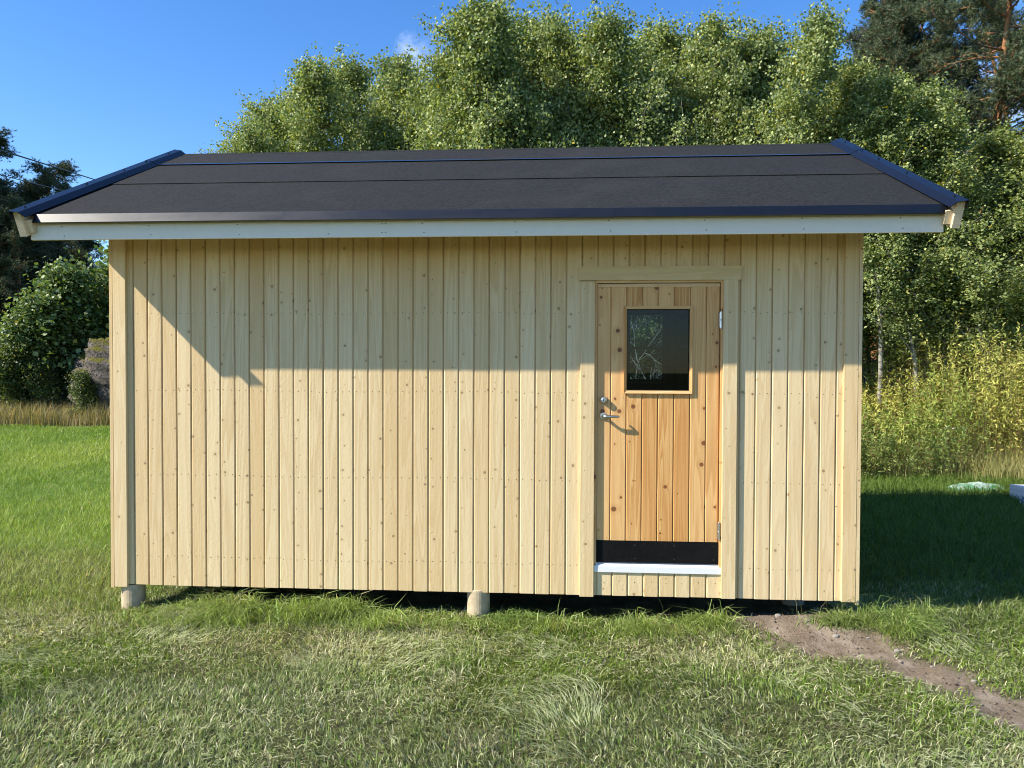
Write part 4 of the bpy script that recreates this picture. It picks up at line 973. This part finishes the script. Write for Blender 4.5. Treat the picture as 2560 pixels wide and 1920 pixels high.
for k in range(3): MB().cbox(b[0]-.16, b[0]+.34, b[1]-.16, b[1]+.16, gz(b[0], b[1])+.02+.055*k, gz(b[0], b[1])+.072+.055*k, .012).build('slab', wp, pk)
g = G('crumpled_wrap'); co = g.n('TexCoord').outputs['Object']; n1 = g.noise(co, 14, 4, .7, .8)
M['wrap'] = g.done(g.bsdf(g.mix(g.rng(n1, .47, .55), (.66, .70, .76), (.05, .10, .18)), .3, .5, normal=g.bump(n1, .8, .05)))
lp = lump('wrapper', b[0]-.12, b[1]-.22, .14, .10, .16, M['wrap'], 17, nx=18, ny=14, rough=.5)
lp.parent = pk; q = WPOS[pk.name]; lp.location = tuple(lp.location[i]-q[i] for i in range(3))
# stones on the bare earth and a clod of earth
def stone(u, v, s, seed, m, name, label, cat, group=None):
    p = on_ground(u, v); o = boulder(p[0], p[1], p[2]+s*.25, s, s*.75, s*.55, seed, 10).build(name, m, smooth=False); return tag(o, label, cat, group)
for k, (u, v, s) in enumerate(((1945, 1541, .022), (2040, 1526, .022), (2021, 1553, .018), (2090, 1592, .020), (2243, 1630, .022), (2252, 1655, .012), (2390, 1775, .014), (2435, 1705, .016), (2482, 1698, .012), (1880, 1536, .015), (2170, 1596, .012), (2330, 1668, .010))):
    stone(u, v, s, k, M['stone'], 'small_stone', 'small pale stone lying on the strip of bare earth', 'stone', 'stones on the bare earth')
stone(2286, 1532, .045, 31, M['clod'], 'earth_clod', 'upturned brown clod of earth in the grass by the right corner', 'clod')
stone(2235, 1548, .05, 33, M['clod'], 'earth_clod', 'flat brown clod of earth next to the upturned clod', 'clod')
# leaf litter crumbs of earth on the bare strip
n = 2600; x = r.uniform(4.1, 6.6, n); y = r.uniform(-2.6, .25, n); k = bare(x, y) > .55; x = x[k]; y = y[k]; n = len(x); z = ground(x, y)
s = r.uniform(.003, .011, n)**1.0; tet = np.array([[1, 0, -.3], [-.5, .87, -.3], [-.5, -.87, -.3], [.05, 0, .9]])
ang = r.uniform(0, 6.28, n); ca, sa = np.cos(ang), np.sin(ang)
tv = np.stack([tet[None, :, 0]*ca[:, None]-tet[None, :, 1]*sa[:, None], tet[None, :, 0]*sa[:, None]+tet[None, :, 1]*ca[:, None], np.repeat(tet[None, :, 2], n, 0)*.8], 2)*s[:, None, None]*r.uniform(.6, 1.3, (n, 4, 1))
V = (tv+np.stack([x, y, z+.006], 1)[:, None, :]).reshape(-1, 3); i = np.arange(n)[:, None]*4
F = np.concatenate([np.concatenate([i+a, i+b, i+c], 1) for a, b, c in ((0, 1, 3), (1, 2, 3), (2, 0, 3), (0, 2, 1))])
C = np.repeat(lerp((.13, .10, .07), (.33, .28, .22), r.random(n)), 4, 0)
ec = link_mesh('earth_crumbs', tri_mesh('earth_crumbs', V, F, C), M['weed']); tag(ec, 'loose crumbs of dry soil scattered over the bare earth strip', 'soil', kind='stuff')
# ---- overhead cables to a pole behind the shed
g = plain('cable_black', (.012, .012, .016), .5, .4)
cab = {}
for nm, (ua, va, ub, vb), lab, rr in (('a', (0, 375, 240, 450), 'thick black overhead cable sloping down behind the left end of the roof', .013), ('b', (0, 437, 175, 481), 'thin black overhead cable in front of the dark pines', .008)):
    ku, kv = (ub-ua)/(1/18-1/12), (vb-va)/(1/18-1/12); cu, cv = ua-ku/12, va-kv/12
    pts = []
    for Zc in np.linspace(6.5, 32, 24):
        q_ = px(cu+ku/Zc, cv+kv/Zc, Zc); pts.append(q_-np.array([0, 0, .0]))
    cab[nm] = pts
    tag(MB().tube(pts, rr, 6).build('overhead_cable', g), lab, 'cable', 'overhead cables')
e1, e2 = cab['a'][-1], cab['b'][-1]
pole = empty('utility_pole', (e1[0], e1[1]+.1, gz(e1[0], e1[1]+.1))); tag(pole, 'wooden utility pole behind the shed carrying the overhead cables', 'pole')
MB().tube([(e1[0], e1[1]+.14, gz(e1[0], e1[1])-.5), (e1[0], e1[1]+.14, e1[2]+.35)], [.12, .09], 12).build('post', M['beam'], pole)
xa = sorted((e1[0]-.15, e2[0])); MB().box(xa[0]-.2, xa[1]+.3, e1[1]+.0, e1[1]+.05, e1[2]-.12, e1[2]-.02).build('crossarm', M['beam'], pole)
